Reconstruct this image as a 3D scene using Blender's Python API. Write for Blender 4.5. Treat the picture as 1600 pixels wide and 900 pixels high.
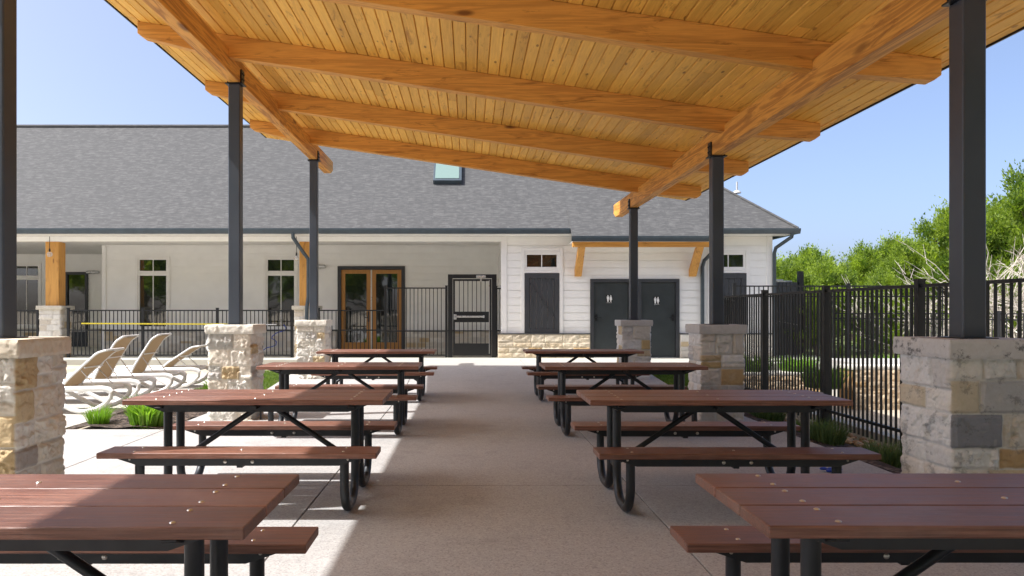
import bpy, bmesh, math, random
from mathutils import Vector, Matrix, noise

# ------------------------------------------------------------------ camera, sky, sun, exposure
scn = bpy.context.scene
for o in list(bpy.data.objects): bpy.data.objects.remove(o)
COL = scn.collection
CAMZ = 1.385
cam_d = bpy.data.cameras.new("camera"); cam = bpy.data.objects.new("camera", cam_d); COL.objects.link(cam)
cam.location = (0, 0, CAMZ); cam.rotation_euler = (math.radians(90), 0, 0)
cam_d.sensor_width = 36; cam_d.lens = 36*1190/1600
cam_d.shift_x = (800-733)/1600; cam_d.shift_y = (486-450)/1600
cam_d.clip_start = 0.05; cam_d.clip_end = 2000
scn.camera = cam
SX, SY = .694, .19                      # horizontal shift of a shadow per metre of height
world = bpy.data.worlds.new("World"); scn.world = world; world.use_nodes = True
wn = world.node_tree.nodes; wl = world.node_tree.links
sky = wn.new("ShaderNodeTexSky"); sky.sky_type = 'NISHITA'; sky.sun_disc = False
sky.sun_elevation = math.atan(1/math.hypot(SX, SY))
sky.sun_rotation = math.atan2(-SX, -SY)
sky.air_density = 0.42; sky.dust_density = 4.0; sky.ozone_density = 2.0; sky.altitude = 0
bg = wn["Background"]; gm = wn.new('ShaderNodeGamma'); gm.inputs[1].default_value = 0.78; wl.new(sky.outputs[0], gm.inputs[0])
hsv = wn.new('ShaderNodeHueSaturation'); hsv.inputs['Saturation'].default_value = 1.14; wl.new(gm.outputs[0], hsv.inputs['Color'])
wl.new(hsv.outputs[0], bg.inputs[0]); bg.inputs[1].default_value = 0.132
sd = bpy.data.lights.new("sun", 'SUN'); sun = bpy.data.objects.new("sun", sd); COL.objects.link(sun)
sd.energy = 2.0; sd.angle = math.radians(.53); sd.color = (1, .985, .965)
sun.rotation_euler = Vector((-SX, -SY, 1)).to_track_quat('Z', 'Y').to_euler()
sun.location = (-20, -5, 30)
scn.view_settings.view_transform = 'Standard'; scn.view_settings.look = 'None'
scn.view_settings.exposure = 1.9; scn.view_settings.gamma = 1
scn.view_settings.use_curve_mapping = False
scn.cycles.max_bounces = 10; scn.cycles.diffuse_bounces = 8

# ------------------------------------------------------------------ materials
def N(nt, t, **kw):
    n = nt.nodes.new(t)
    for k, v in kw.items():
        if k.startswith('_'): setattr(n, k[1:], v)
        else: n.inputs[k.replace('__', ' ')].default_value = v
    return n
def mat(name):
    m = bpy.data.materials.new(name); m.use_nodes = True
    return m, m.node_tree, m.node_tree.nodes["Principled BSDF"]
def ramp(nt, fac, stops):
    r = nt.nodes.new("ShaderNodeValToRGB"); e = r.color_ramp.elements
    while len(e) > 1: e.remove(e[-1])
    e[0].position = stops[0][0]; e[0].color = (*stops[0][1], 1)
    for p, c in stops[1:]:
        x = e.new(p); x.color = (*c, 1)
    nt.links.new(fac, r.inputs[0]); return r.outputs[0]
def gramp(nt, fac, a, b, lo=0, hi=1):
    r = nt.nodes.new("ShaderNodeMapRange"); r.inputs[1].default_value = a; r.inputs[2].default_value = b
    r.inputs[3].default_value = lo; r.inputs[4].default_value = hi
    nt.links.new(fac, r.inputs[0]); return r.outputs[0]
def mix(nt, fac, a, b, mode='MIX'):
    m = nt.nodes.new("ShaderNodeMix"); m.data_type = 'RGBA'; m.blend_type = mode
    for s, v in ((m.inputs[0], fac), (m.inputs[6], a), (m.inputs[7], b)):
        if hasattr(v, 'is_output'): nt.links.new(v, s)
        elif isinstance(v, tuple): s.default_value = (*v, 1)
        else: s.default_value = v
    return m.outputs[2]
def coords(nt, scale=(1, 1, 1), kind='Object', off=None):
    tc = nt.nodes.new("ShaderNodeTexCoord"); mp = nt.nodes.new("ShaderNodeMapping")
    mp.inputs['Scale'].default_value = scale
    nt.links.new(tc.outputs[kind], mp.inputs[0])
    if off is not None:
        nt.links.new(off, mp.inputs['Location'])
    return mp.outputs[0]
def noisetex(nt, vec, scale, detail=4, rough=.55, dist=0):
    n = N(nt, "ShaderNodeTexNoise", Scale=scale, Detail=detail, Roughness=rough, Distortion=dist)
    nt.links.new(vec, n.inputs['Vector']); return n.outputs[0]
def bump(nt, bsdf, h, strength=.3, dist=.01, prev=None):
    b = nt.nodes.new("ShaderNodeBump"); b.inputs['Strength'].default_value = strength
    b.inputs['Distance'].default_value = dist; nt.links.new(h, b.inputs['Height'])
    if prev is not None: nt.links.new(prev, b.inputs['Normal'])
    nt.links.new(b.outputs[0], bsdf.inputs['Normal']); return b.outputs[0]
def paint(name, col, rough=.5, metal=0, var=.15, nscale=6, bstr=.05, bscale=60):
    m, nt, b = mat(name); v = coords(nt)
    n = noisetex(nt, v, nscale, 5)
    c2 = tuple(c*(1-var) for c in col); c1 = tuple(min(1, c*(1+var)) for c in col)
    nt.links.new(ramp(nt, n, [(.3, c2), (.7, c1)]), b.inputs['Base Color'])
    b.inputs['Metallic'].default_value = metal
    nt.links.new(gramp(nt, noisetex(nt, v, nscale*2.3, 3), .3, .7, rough*.85, min(1, rough*1.15)), b.inputs['Roughness'])
    if bstr: bump(nt, b, noisetex(nt, v, bscale, 3), bstr, .003)
    return m
def wood(name, axis, base, dark, rough=.55, ring=1.0, attr=None, knots=True, gs=1.0, kn=(.07, .13, 9, 2.6), grain=.22):
    """timber with the grain along one object axis"""
    m, nt, b = mat(name)
    sc = [9*gs, 9*gs, 9*gs]; sc[axis] = .55*gs
    off = None; at = None
    if attr:
        at = nt.nodes.new("ShaderNodeAttribute"); at.attribute_name = attr
        mm = N(nt, "ShaderNodeVectorMath", _operation='MULTIPLY'); mm.inputs[1].default_value = (37, 91, 53)
        nt.links.new(at.outputs['Color'], mm.inputs[0]); off = mm.outputs[0]
    v = coords(nt, tuple(sc), off=off)
    g1 = noisetex(nt, v, 1.2*ring, 3, .5, 1.4)
    w = N(nt, "ShaderNodeMath", _operation='MULTIPLY'); w.inputs[1].default_value = 9; nt.links.new(g1, w.inputs[0])
    s = N(nt, "ShaderNodeMath", _operation='SINE'); w2 = N(nt, "ShaderNodeMath", _operation='MULTIPLY'); w2.inputs[1].default_value = 2.6
    nt.links.new(w.outputs[0], w2.inputs[0]); nt.links.new(w2.outputs[0], s.inputs[0])
    rings = gramp(nt, s.outputs[0], -1, 1)
    fine = noisetex(nt, v, 7, 4, .6)
    c = mix(nt, rings, base, tuple(x*(1-grain)+y*grain for x, y in zip(base, dark)))
    c = mix(nt, gramp(nt, fine, .35, .75, 0, .30), c, dark)
    big = noisetex(nt, coords(nt, tuple(x*.12 for x in sc), off=off), 2.2, 3)
    c = mix(nt, gramp(nt, big, .3, .7, 0, .38), c, tuple(x*.72 for x in base))
    if knots:
        ks = [kn[2]]*3; ks[axis] = kn[3]
        vo = nt.nodes.new("ShaderNodeTexVoronoi"); vo.inputs['Scale'].default_value = .62
        nt.links.new(coords(nt, tuple(ks), off=off), vo.inputs['Vector'])
        k = gramp(nt, vo.outputs['Distance'], kn[0], kn[1], .9, 0)
        ksep = nt.nodes.new("ShaderNodeSeparateColor"); nt.links.new(vo.outputs['Color'], ksep.inputs[0])
        km = N(nt, "ShaderNodeMath", _operation='MULTIPLY'); nt.links.new(k, km.inputs[0]); nt.links.new(gramp(nt, ksep.outputs[0], .45, .8), km.inputs[1]); k = km.outputs[0]
        cs = [3.4*gs]*3; cs[axis] = .5*gs
        ck = noisetex(nt, coords(nt, tuple(cs), off=off), 3.1, 8, .72, .8)
        c = mix(nt, gramp(nt, ck, .56, .66, 0, .7), c, tuple(x*.8 for x in dark))
        c = mix(nt, k, c, tuple(x*.55 for x in dark))
    if at is not None:
        sep = nt.nodes.new("ShaderNodeSeparateColor"); nt.links.new(at.outputs['Color'], sep.inputs[0])
        c = mix(nt, 1.0, c, ramp(nt, sep.outputs[0], [(0, (.82, .78, .71)), (.5, (1, .98, .95)), (1, (1.08, 1.07, 1.05))]), 'MULTIPLY')
    nt.links.new(c, b.inputs['Base Color']); b.inputs['Roughness'].default_value = rough
    bump(nt, b, fine, .15, .002)
    return m
def concrete(name, a, b_, speck=True, rough=.85, dark=.6):
    m, nt, b = mat(name); v = coords(nt)
    big = noisetex(nt, v, .55, 5, .6); mid = noisetex(nt, v, 5, 6, .65)
    c = mix(nt, gramp(nt, big, .3, .7), a, b_)
    c = mix(nt, gramp(nt, mid, .35, .75, 0, .4), c, tuple(x*.78 for x in b_))
    if speck:
        vo = nt.nodes.new("ShaderNodeTexVoronoi"); vo.inputs['Scale'].default_value = 110; nt.links.new(v, vo.inputs['Vector'])
        sepc = nt.nodes.new("ShaderNodeSeparateColor"); nt.links.new(vo.outputs['Color'], sepc.inputs[0])
        c = mix(nt, .6, c, ramp(nt, sepc.outputs[0], [(0, tuple(x*dark for x in b_)), (.35, tuple(x*.9 for x in a)), (.8, a), (1, tuple(min(1, x*1.25) for x in a))]))
        st = noisetex(nt, v, 1.7, 8, .7)
        c = mix(nt, gramp(nt, st, .54, .72, 0, .38), c, tuple(x*.5 for x in b_)); c = mix(nt, gramp(nt, noisetex(nt, v, .9, 9, .74, .4), .57, .66, 0, .25), c, tuple(x*.45 for x in b_)); c = mix(nt, gramp(nt, noisetex(nt, v, 2.3, 7, .7), .56, .7, 0, .2), c, tuple(min(1, x*1.3) for x in a))
        bump(nt, b, vo.outputs['Distance'], .25, .004)
    else:
        bump(nt, b, noisetex(nt, v, 40, 5), .2, .004)
    nt.links.new(c, b.inputs['Base Color']); b.inputs['Roughness'].default_value = rough
    return m
def stone_mat(name, stain=(.42, .27, .12), lichen=.0, tint=None):
    m, nt, b = mat(name); v = coords(nt)
    at = nt.nodes.new("ShaderNodeAttribute"); at.attribute_name = 'tone'
    c = at.outputs['Color']
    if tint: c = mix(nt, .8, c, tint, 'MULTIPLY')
    n1 = noisetex(nt, v, 9, 6, .65); n2 = noisetex(nt, v, 26, 5, .7); n3 = noisetex(nt, v, 3.1, 5, .6)
    c = mix(nt, gramp(nt, n2, .3, .75, 0, .45), c, (.70, .66, .58), 'MULTIPLY')
    c = mix(nt, gramp(nt, n1, .60, .74, 0, .38), c, stain)
    c = mix(nt, gramp(nt, n3, .30, .42, .30, 0), c, (.72, .68, .60))
    if lichen:
        n4 = noisetex(nt, v, 7.5, 9, .78)
        c = mix(nt, gramp(nt, n4, .545, .60, 0, lichen), c, (.07, .075, .08))
    nt.links.new(c, b.inputs['Base Color']); b.inputs['Roughness'].default_value = .92
    h = bump(nt, b, n2, .5, .008); bump(nt, b, noisetex(nt, v, 90, 4, .7), .35, .003, h)
    return m

M = {}
CEDAR = (.80, .39, .075); CEDARD = (.30, .095, .012)
M['deck'] = wood('cedar_deck', 1, (.93, .55, .105), (.46, .18, .02), attr='tone', kn=(.10, .17, 15, 5.5))
M['beam_y'] = wood('timber_y', 1, CEDAR, CEDARD, ring=1.0, gs=.9, grain=.8, kn=(.10, .2, 6, 1.8))
M['beam_x'] = wood('timber_x', 0, CEDAR, CEDARD, ring=.9, gs=1.0, grain=.4, kn=(.09, .16, 7, 2.2))
M['beam_z'] = wood('timber_z', 2, (.70, .36, .08), CEDARD, ring=.8, gs=.7)
M['doorwood'] = wood('door_wood', 2, (.50, .24, .06), (.25, .09, .02), knots=False, rough=.35)
M['steel'] = paint('steel_post', (.052, .062, .080), .36, .2, .14, 1.2, .04, 40)
M['black'] = paint('black_metal', (.012, .013, .015), .4, .2, .2)
M['frame'] = paint('charcoal_powdercoat', (.022, .025, .029), .42, .25, .25, 9)
M['gutter'] = paint('dark_gutter', (.055, .075, .090), .4, .1, .15)
M['slate'] = paint('charcoal_paint', (.040, .043, .049), .5, 0, .12, 4)
M['doorgrey'] = paint('door_paint', (.030, .037, .040), .4, 0, .2, 3)
M['white'] = paint('white_paint', (.82, .81, .78), .55, 0, .03)
M['trim'] = paint('trim_paint', (.84, .83, .80), .5, 0, .03)
M['siding'] = paint('siding_paint', (.87, .865, .835), .6, 0, .035, 2.5, .05, 50)
M['resin'] = paint('white_resin', (.84, .84, .82), .4, 0, .04)
M['bolt'] = paint('zinc', (.62, .60, .55), .35, .85, .1)
M['silver'] = paint('satin_silver', (.6, .6, .6), .3, .8, .08)
M['yellow'] = paint('yellow_plastic', (.75, .62, .04), .4)
M['blue'] = paint('blue_plastic', (.02, .06, .42), .5)
M['plastic_white'] = paint('white_plastic', (.78, .78, .76), .35)
M['red'] = paint('red_plastic', (.5, .03, .02), .4)
M['greybox'] = paint('grey_box', (.42, .42, .41), .5)
M['soil'] = paint('dry_ground', (.42, .36, .27), .95, 0, .25, 1.3, .5, 14)
M['earth'] = paint('garden_earth', (.16, .12, .08), .95, 0, .4, 1.3, .5, 14)
M['meadow'] = paint('rough_grass', (.10, .125, .035), .95, 0, .5, 1.6, .6, 14)
M['bark'] = paint('bark', (.16, .12, .09), .95, 0, .4, 12, .6, 30)
M['deadwood'] = paint('dead_wood', (.52, .47, .40), .9, 0, .3, 20, .3, 40)
M['pave'] = concrete('paving', (.405, .395, .385), (.345, .335, .322))
M['walk'] = concrete('walkway', (.42, .405, .375), (.37, .355, .325), speck=False)
M['pooldeck'] = concrete('pool_deck_and_bounce', (.47, .45, .41), (.41, .39, .355))
M['curb'] = concrete('curb', (.50, .49, .43), (.42, .41, .35), speck=False)
M['joint'] = paint('joint', (.085, .072, .06), .9)
M['stone'] = stone_mat('limestone'); M['stone_lichen_shade'] = stone_mat('shade_tinted_lichen_limestone', lichen=.45, tint=(.92, .97, 1.06)); M['stone_shade'] = stone_mat('shade_tinted_limestone', tint=(.92, .97, 1.06))  # cool tint paints shade into the stone of the right-hand piers
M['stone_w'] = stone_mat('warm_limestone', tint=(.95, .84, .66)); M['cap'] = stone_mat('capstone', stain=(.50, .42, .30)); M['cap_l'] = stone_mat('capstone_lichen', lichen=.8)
M['rock'] = stone_mat('boulder_wall', stain=(.46, .26, .09), tint=(.78, .58, .36))

def glass_mat():
    m, nt, b = mat('window_glass')
    b.inputs['Base Color'].default_value = (.012, .016, .014, 1); b.inputs['Roughness'].default_value = .03
    b.inputs['Specular IOR Level'].default_value = .9; b.inputs['IOR'].default_value = 1.7
    v = coords(nt); bump(nt, b, noisetex(nt, v, 1.6, 2), .10, .02)
    return m
M['glass'] = glass_mat()
def sky_glass():
    m, nt, b = mat('skylight_glass')
    b.inputs['Base Color'].default_value = (.17, .25, .22, 1); b.inputs['Roughness'].default_value = .12
    b.inputs['Specular IOR Level'].default_value = .8
    return m
M['skyglass'] = sky_glass()
def bulb_mat():
    m, nt, b = mat('clear_bulb')
    b.inputs['Base Color'].default_value = (.92, .93, .92, 1); b.inputs['Roughness'].default_value = .06
    b.inputs['Transmission Weight'].default_value = .75; b.inputs['IOR'].default_value = 1.4
    return m
M['bulb'] = bulb_mat()
def composite_mat():
    m, nt, b = mat('recycled_plank')
    at = nt.nodes.new("ShaderNodeObjectInfo")
    v = coords(nt, (1.2, 26, 26)); n = noisetex(nt, v, 3, 5, .6); n2 = noisetex(nt, coords(nt, (.8, 120, 90)), 3, 3, .6)
    c = ramp(nt, n, [(.33, (.105, .042, .027)), (.5, (.175, .075, .049)), (.66, (.265, .120, .080))])
    c = mix(nt, gramp(nt, n2, .5, .78, 0, .3), c, (.36, .17, .12))
    c = mix(nt, gramp(nt, noisetex(nt, coords(nt), 3.5, 9, .72), .48, .72, 0, .38), c, (.30, .20, .165))
    hs = nt.nodes.new("ShaderNodeHueSaturation"); nt.links.new(gramp(nt, at.outputs['Random'], 0, 1, .78, 1.2), hs.inputs['Value'])
    nt.links.new(c, hs.inputs['Color']); nt.links.new(hs.outputs[0], b.inputs['Base Color'])
    nt.links.new(gramp(nt, n, .3, .7, .30, .44), b.inputs['Roughness'])
    bump(nt, b, n2, .6, .003)
    return m
M['plank'] = composite_mat()
def sling_mat():
    m, nt, b = mat('sling_mesh'); v = coords(nt, (160, 160, 160))
    ch = nt.nodes.new("ShaderNodeTexChecker"); ch.inputs['Scale'].default_value = 1; nt.links.new(v, ch.inputs[0])
    nt.links.new(mix(nt, gramp(nt, ch.outputs['Fac'], 0, 1, 0, .35), (.42, .33, .225), (.34, .26, .17)), b.inputs['Base Color'])
    b.inputs['Roughness'].default_value = .8
    tr = nt.nodes.new("ShaderNodeBsdfTranslucent"); tr.inputs[0].default_value = (.46, .36, .24, 1)
    mx = nt.nodes.new("ShaderNodeMixShader"); mx.inputs[0].default_value = .4
    nt.links.new(b.outputs[0], mx.inputs[1]); nt.links.new(tr.outputs[0], mx.inputs[2])
    nt.links.new(mx.outputs[0], nt.nodes['Material Output'].inputs[0])
    return m
M['sling'] = sling_mat()
def leaf_mat(name, a, b_, trans=.45):
    m, nt, b = mat(name)
    at = nt.nodes.new("ShaderNodeAttribute"); at.attribute_name = 'tone'
    sep = nt.nodes.new("ShaderNodeSeparateColor"); nt.links.new(at.outputs['Color'], sep.inputs[0])
    c = ramp(nt, sep.outputs[0], [(0, a), (1, b_)])
    nt.links.new(c, b.inputs['Base Color']); b.inputs['Roughness'].default_value = .6
    tr = nt.nodes.new("ShaderNodeBsdfTranslucent"); nt.links.new(mix(nt, 1.0, c, (1.5, 1.6, .7), 'MULTIPLY'), tr.inputs[0])
    mx = nt.nodes.new("ShaderNodeMixShader"); mx.inputs[0].default_value = trans
    nt.links.new(b.outputs[0], mx.inputs[1]); nt.links.new(tr.outputs[0], mx.inputs[2])
    nt.links.new(mx.outputs[0], nt.nodes['Material Output'].inputs[0])
    return m
M['juniper'] = leaf_mat('juniper_leaf', (.06, .115, .014), (.30, .39, .045), .46)
M['fresh'] = leaf_mat('fresh_leaf', (.11, .24, .02), (.22, .36, .045), .4)
M['turf'] = leaf_mat('turf_blade', (.05, .10, .015), (.17, .26, .05))
M['sedge'] = leaf_mat('sedge_blade', (.05, .09, .03), (.13, .19, .07), .3)
def shingle_mat():
    m, nt, b = mat('asphalt_shingle')
    tc = nt.nodes.new("ShaderNodeTexCoord")
    br = nt.nodes.new("ShaderNodeTexBrick"); nt.links.new(tc.outputs['UV'], br.inputs[0])
    br.inputs['Scale'].default_value = 1; br.inputs['Brick Width'].default_value = .31; br.inputs['Row Height'].default_value = .135
    br.inputs['Mortar Size'].default_value = .009; br.inputs['Mortar Smooth'].default_value = .3; br.offset = .37; br.squash = .7; br.squash_frequency = 3; br.offset_frequency = 3
    br.inputs['Color1'].default_value = (.055, .055, .054, 1); br.inputs['Color2'].default_value = (.085, .084, .081, 1)
    br.inputs['Mortar'].default_value = (.045, .045, .045, 1); br.inputs['Bias'].default_value = -.1
    v = tc.outputs['UV']
    n = noisetex(nt, v, 120, 3, .7); n2 = noisetex(nt, v, .5, 4)
    mp = nt.nodes.new('ShaderNodeMapping'); mp.inputs['Scale'].default_value = (4.2, 13, 1); nt.links.new(v, mp.inputs[0]); n3 = noisetex(nt, mp.outputs[0], 1.3, 3, .6, .6)
    c = mix(nt, gramp(nt, n, .3, .7, .0, .45), br.outputs[0], (.11, .11, .11))
    c = mix(nt, gramp(nt, n2, .3, .7, 0, .25), c, (.075, .076, .078)); c = mix(nt, gramp(nt, n3, .40, .56, .8, 0), c, (.052, .052, .052)); c = mix(nt, gramp(nt, n3, .55, .66, 0, .8), c, (.105, .104, .101))
    nt.links.new(c, b.inputs['Base Color']); b.inputs['Roughness'].default_value = .85
    h = bump(nt, b, br.outputs['Fac'], -.6, .012) if False else bump(nt, b, br.outputs[0], .5, .01)
    bump(nt, b, n, .3, .003, h)
    return m
M['shingle'] = shingle_mat()
def mulch_mat():
    m, nt, b = mat('bark_mulch'); v = coords(nt, (1, 1, 1))
    vo = nt.nodes.new("ShaderNodeTexVoronoi"); vo.inputs['Scale'].default_value = 26; nt.links.new(v, vo.inputs['Vector'])
    sp = nt.nodes.new("ShaderNodeSeparateColor"); nt.links.new(vo.outputs['Color'], sp.inputs[0])
    c = ramp(nt, sp.outputs[0], [(0, (.018, .012, .009)), (.6, (.055, .036, .026)), (1, (.15, .11, .085))])
    nt.links.new(c, b.inputs['Base Color']); b.inputs['Roughness'].default_value = .95
    bump(nt, b, vo.outputs['Distance'], .9, .03); return m
M['mulch'] = mulch_mat()

# ------------------------------------------------------------------ geometry helpers
SPLIT = {'bolt', 'cross_bar', 'corner_board', 'drip_edge', 'drip_cap', 'band', 'lid', 'porch_ceiling', 'eave', 'side_plate', 'cross_rail'}
class MB:
    def __init__(s): s.parts = []; s.v = []; s.f = []; s.c = []; s.cur = (1, 1, 1); s.smooth = []
    def add(s, vs, fs, smooth=False, cols=None, vcols=None):
        k = len(s.v); s.v += [tuple(p) for p in vs]; s.parts.append((k, len(s.v), len(s.f), len(s.f)+len(fs)))
        for i, f in enumerate(fs):
            s.f.append([k+j for j in f]); s.c.append([vcols[j] for j in f] if vcols else (cols[i] if cols else s.cur)); s.smooth.append(smooth)
    def box(s, x0, x1, y0, y1, z0, z1):
        s.add([(x0,y0,z0),(x1,y0,z0),(x1,y1,z0),(x0,y1,z0),(x0,y0,z1),(x1,y0,z1),(x1,y1,z1),(x0,y1,z1)],
              [(0,3,2,1),(4,5,6,7),(0,1,5,4),(1,2,6,5),(2,3,7,6),(3,0,4,7)])
    def prism(s, prof, axis, a, b):
        """closed 2D profile extruded along an axis (0,1,2) from a to b"""
        def P(p, t):
            q = list(p); q.insert(axis, t); return tuple(q)
        n = len(prof); vs = [P(p, a) for p in prof]+[P(p, b) for p in prof]
        fs = [tuple(range(n))[::-1], tuple(range(n, 2*n))]+[(i, (i+1) % n, n+(i+1) % n, n+i) for i in range(n)]
        s.add(vs, fs)
    def tube(s, pts, r, n=10, caps=True, radii=None, sq=None):
        pts = [Vector(p) for p in pts]; rings = []; up = None
        for i, p in enumerate(pts):
            d = (pts[min(i+1, len(pts)-1)]-pts[max(i-1, 0)]).normalized()
            if up is None:
                up = Vector((0, 0, 1)) if abs(d.z) < .9 else Vector((1, 0, 0))
            a = d.cross(up).normalized(); b = a.cross(d).normalized(); up = b
            rr = radii[i] if radii else r
            ring = []
            for k in range(n):
                t = 2*math.pi*(k+.5)/n
                ring.append(p+a*math.cos(t)*rr+b*math.sin(t)*rr*(sq or 1))
            rings.append(ring)
        vs = [q for R in rings for q in R]; fs = []
        for i in range(len(pts)-1):
            for k in range(n):
                fs.append((i*n+k, i*n+(k+1) % n, (i+1)*n+(k+1) % n, (i+1)*n+k))
        s.add(vs, fs, n > 5)
        if caps:
            m = (len(pts)-1)*n
            s.add(rings[0], [tuple(range(n))[::-1]]); s.add(rings[-1], [tuple(range(n))])
    def dome(s, c, r, h, n=10, axis=(0, 0, 1)):
        z = Vector(axis).normalized(); a = z.orthogonal().normalized(); b = z.cross(a); c = Vector(c)
        vs = []; rs = 3
        for j in range(rs):
            t = j/rs*math.pi/2
            for k in range(n):
                u = 2*math.pi*k/n; vs.append(c+(a*math.cos(u)+b*math.sin(u))*r*math.cos(t)+z*h*math.sin(t))
        vs.append(c+z*h); fs = []
        for j in range(rs-1):
            for k in range(n): fs.append((j*n+k, j*n+(k+1) % n, (j+1)*n+(k+1) % n, (j+1)*n+k))
        for k in range(n): fs.append(((rs-1)*n+k, (rs-1)*n+(k+1) % n, rs*n))
        s.add(vs, fs, True)
    def ball(s, c, r, n=12, sc=(1, 1, 1)):
        vs = []; rs = n//2; c = Vector(c)
        for j in range(1, rs):
            t = math.pi*j/rs
            for k in range(n):
                u = 2*math.pi*k/n; vs.append((c.x+r*sc[0]*math.sin(t)*math.cos(u), c.y+r*sc[1]*math.sin(t)*math.sin(u), c.z+r*sc[2]*math.cos(t)))
        vs += [(c.x, c.y, c.z+r*sc[2]), (c.x, c.y, c.z-r*sc[2])]; T = len(vs)-2; fs = []
        for j in range(rs-2):
            for k in range(n): fs.append((j*n+k, (j+1)*n+k, (j+1)*n+(k+1) % n, j*n+(k+1) % n))
        for k in range(n): fs.append((T, k, (k+1) % n)); fs.append((T+1, (rs-2)*n+(k+1) % n, (rs-2)*n+k))
        s.add(vs, fs, True)
    def build(s, name, m, parent=None, bevel=0, seg=2, uv=None, label=None):
        if name in SPLIT and len(s.parts) > 1:
            o = None
            for (v0, v1, f0, f1) in s.parts:
                q = MB(); q.v = s.v[v0:v1]; q.f = [[i-v0 for i in f] for f in s.f[f0:f1]]; q.c = s.c[f0:f1]; q.smooth = s.smooth[f0:f1]
                o = q.build(name, m, parent, bevel, seg, uv, label) or o
            return o
        me = bpy.data.meshes.new(name); me.from_pydata(s.v, [], s.f); me.update()
        ca = me.color_attributes.new('tone', 'FLOAT_COLOR', 'CORNER'); buf = []
        for f, c in zip(s.f, s.c):
            if isinstance(c, list):
                for q in c: buf += [q[0], q[1], q[2], 1]
            else: buf += [c[0], c[1], c[2], 1]*len(f)
        ca.data.foreach_set('color', buf)
        me.polygons.foreach_set('use_smooth', s.smooth)
        if uv:
            l = me.uv_layers.new(name='UVMap'); ub = []
            for p in me.polygons:
                for vi in p.vertices: ub += list(uv(me.vertices[vi].co, p.normal))
            l.data.foreach_set('uv', ub)
        me.materials.append(m)
        o = bpy.data.objects.new(name, me); COL.objects.link(o)
        if parent: o.parent = parent
        if bevel:
            b = o.modifiers.new('bevel', 'BEVEL'); b.width = bevel; b.segments = seg; b.limit_method = 'ANGLE'; b.angle_limit = math.radians(40)
        if label: o['label'] = label
        return o
def tag(o, label=None, cat=None, group=None, kind=None):
    if label: o['label'] = label
    if cat: o['category'] = cat
    if group: o['group'] = group
    if kind: o['kind'] = kind
    return o
def thing(name, loc, label, cat, group=None, rz=0):
    o = bpy.data.objects.new(name, None); COL.objects.link(o); o.location = loc; o.rotation_euler = (0, 0, rz)
    o.empty_display_size = .2
    return tag(o, label, cat, group)
def kids(o): return [c for c in bpy.data.objects if c.parent == o]
def dup(root, loc, label, rz=None, group=None):
    def cp(o, par):
        c = o.copy(); COL.objects.link(c); c.parent = par
        for ch in KID.get(o.name, []): cp(ch, c)
        return c
    KID = {}
    for o in list(bpy.data.objects):
        if o.parent: KID.setdefault(o.parent.name, []).append(o)
    r = cp(root, None); r.location = loc; r['label'] = label
    if rz is not None: r.rotation_euler = (0, 0, rz)
    if group: r['group'] = group
    return r
def boxobj(name, m, parent, dims, bevel=0, label=None):
    b = MB(); b.box(*dims); return b.build(name, m, parent, bevel, label=label)
def struct(name, b, m, bevel=0, kind='structure'):
    o = b.build(name, m, None, bevel); o['kind'] = kind; return o
def ss(t): t = max(0, min(1, t)); return t*t*(3-2*t)

# ------------------------------------------------------------------ ground
gb = MB(); S = 400
# one ground sheet: level far field, slightly below the paving, falling a little on the pool side
xs = [-S, -60, -25, -12, 3.6, 4.0, 4.4, 4.9, 5.4, 6, 6.6, 12, 25, 60, S]; ys = [-S, -60, -20, 0, 4, 8, 12, 16.69, 16.7, 18, 20, 30, 60, S]
def gz(x, y):
    z = -.05
    if x > 3.9: z = -.05-.19*ss((x-3.7)/.7)
    if x > 5 and y < 16.7: z -= .22*ss((x-5)/1.5)
    if y > 15: z += .12*ss((y-15)/4)
    return z
vs = [(x, y, gz(x, y)) for y in ys for x in xs]; nx = len(xs)
gb.add(vs, [(j*nx+i, j*nx+i+1, (j+1)*nx+i+1, (j+1)*nx+i) for j in range(len(ys)-1) for i in range(nx-1)])
struct('ground', gb, M['soil'])
# paved floor of the pavilion, rising to the building's walkway
PX0, PX1 = -3.56, 3.63
def slab(b, x0, x1, prof, th=.14):
    """prof = list of (y, z) top line"""
    top = [(y, z) for y, z in prof]; bot = [(y, z-th) for y, z in prof][::-1]
    b.prism(top+bot, 0, x0, x1)
pv = MB()
xj = [PX0, -1.135, 1.273, PX1]; G = .005
yj = [-6, -3.6, -1.2, 1.25, 3.65, 6.05, 8.45, 10.85, 13.2]
for i in range(3):
    for j in range(len(yj)-1):
        pv.box(xj[i]+G, xj[i+1]-G, yj[j]+G, yj[j+1]-G, -.14, 0)
    slab(pv, xj[i]+G, xj[i+1]-G, [(13.2+G, 0.0), (16.3-G, .2)])
for j in range(len(yj)-1):
    if yj[j+1] > 8.9: break
    for a in range(4): pv.box(PX0-2.4*(a+1)+G, PX0-2.4*a-G, yj[j]+G, yj[j+1]-G, -.14, 0)
for a in range(4): pv.box(PX0-2.4*(a+1)+G, PX0-2.4*a-G, 8.45+G, 8.92, -.14, 0)
struct('pavement', pv, M['pave'], bevel=.004)
jb = MB(); jb.box(PX0-9.6, PX1-.01, -6, 8.9, -.12, -.012); slab(jb, PX0+.01, PX1-.01, [(8.9, -.012), (13.2, -.012), (16.3, .188)], .1)
struct('pavement_joint', jb, M['joint'])
wk = MB()
for x in range(-2, 5): wk.box(-3.56+2.4*(x+2)+G, -3.56+2.4*(x+3)-G, (16.3 if x < 1 else 17.2)+G, 18.6-G, -.1, .2)
struct('path', wk, M['walk'], bevel=.006)
pd = MB(); pd.box(-26, 9.2, 18.6, 27.5, -.15, .2); struct('porch_floor', pd, M['curb'], bevel=.01)
dk = MB()
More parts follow.
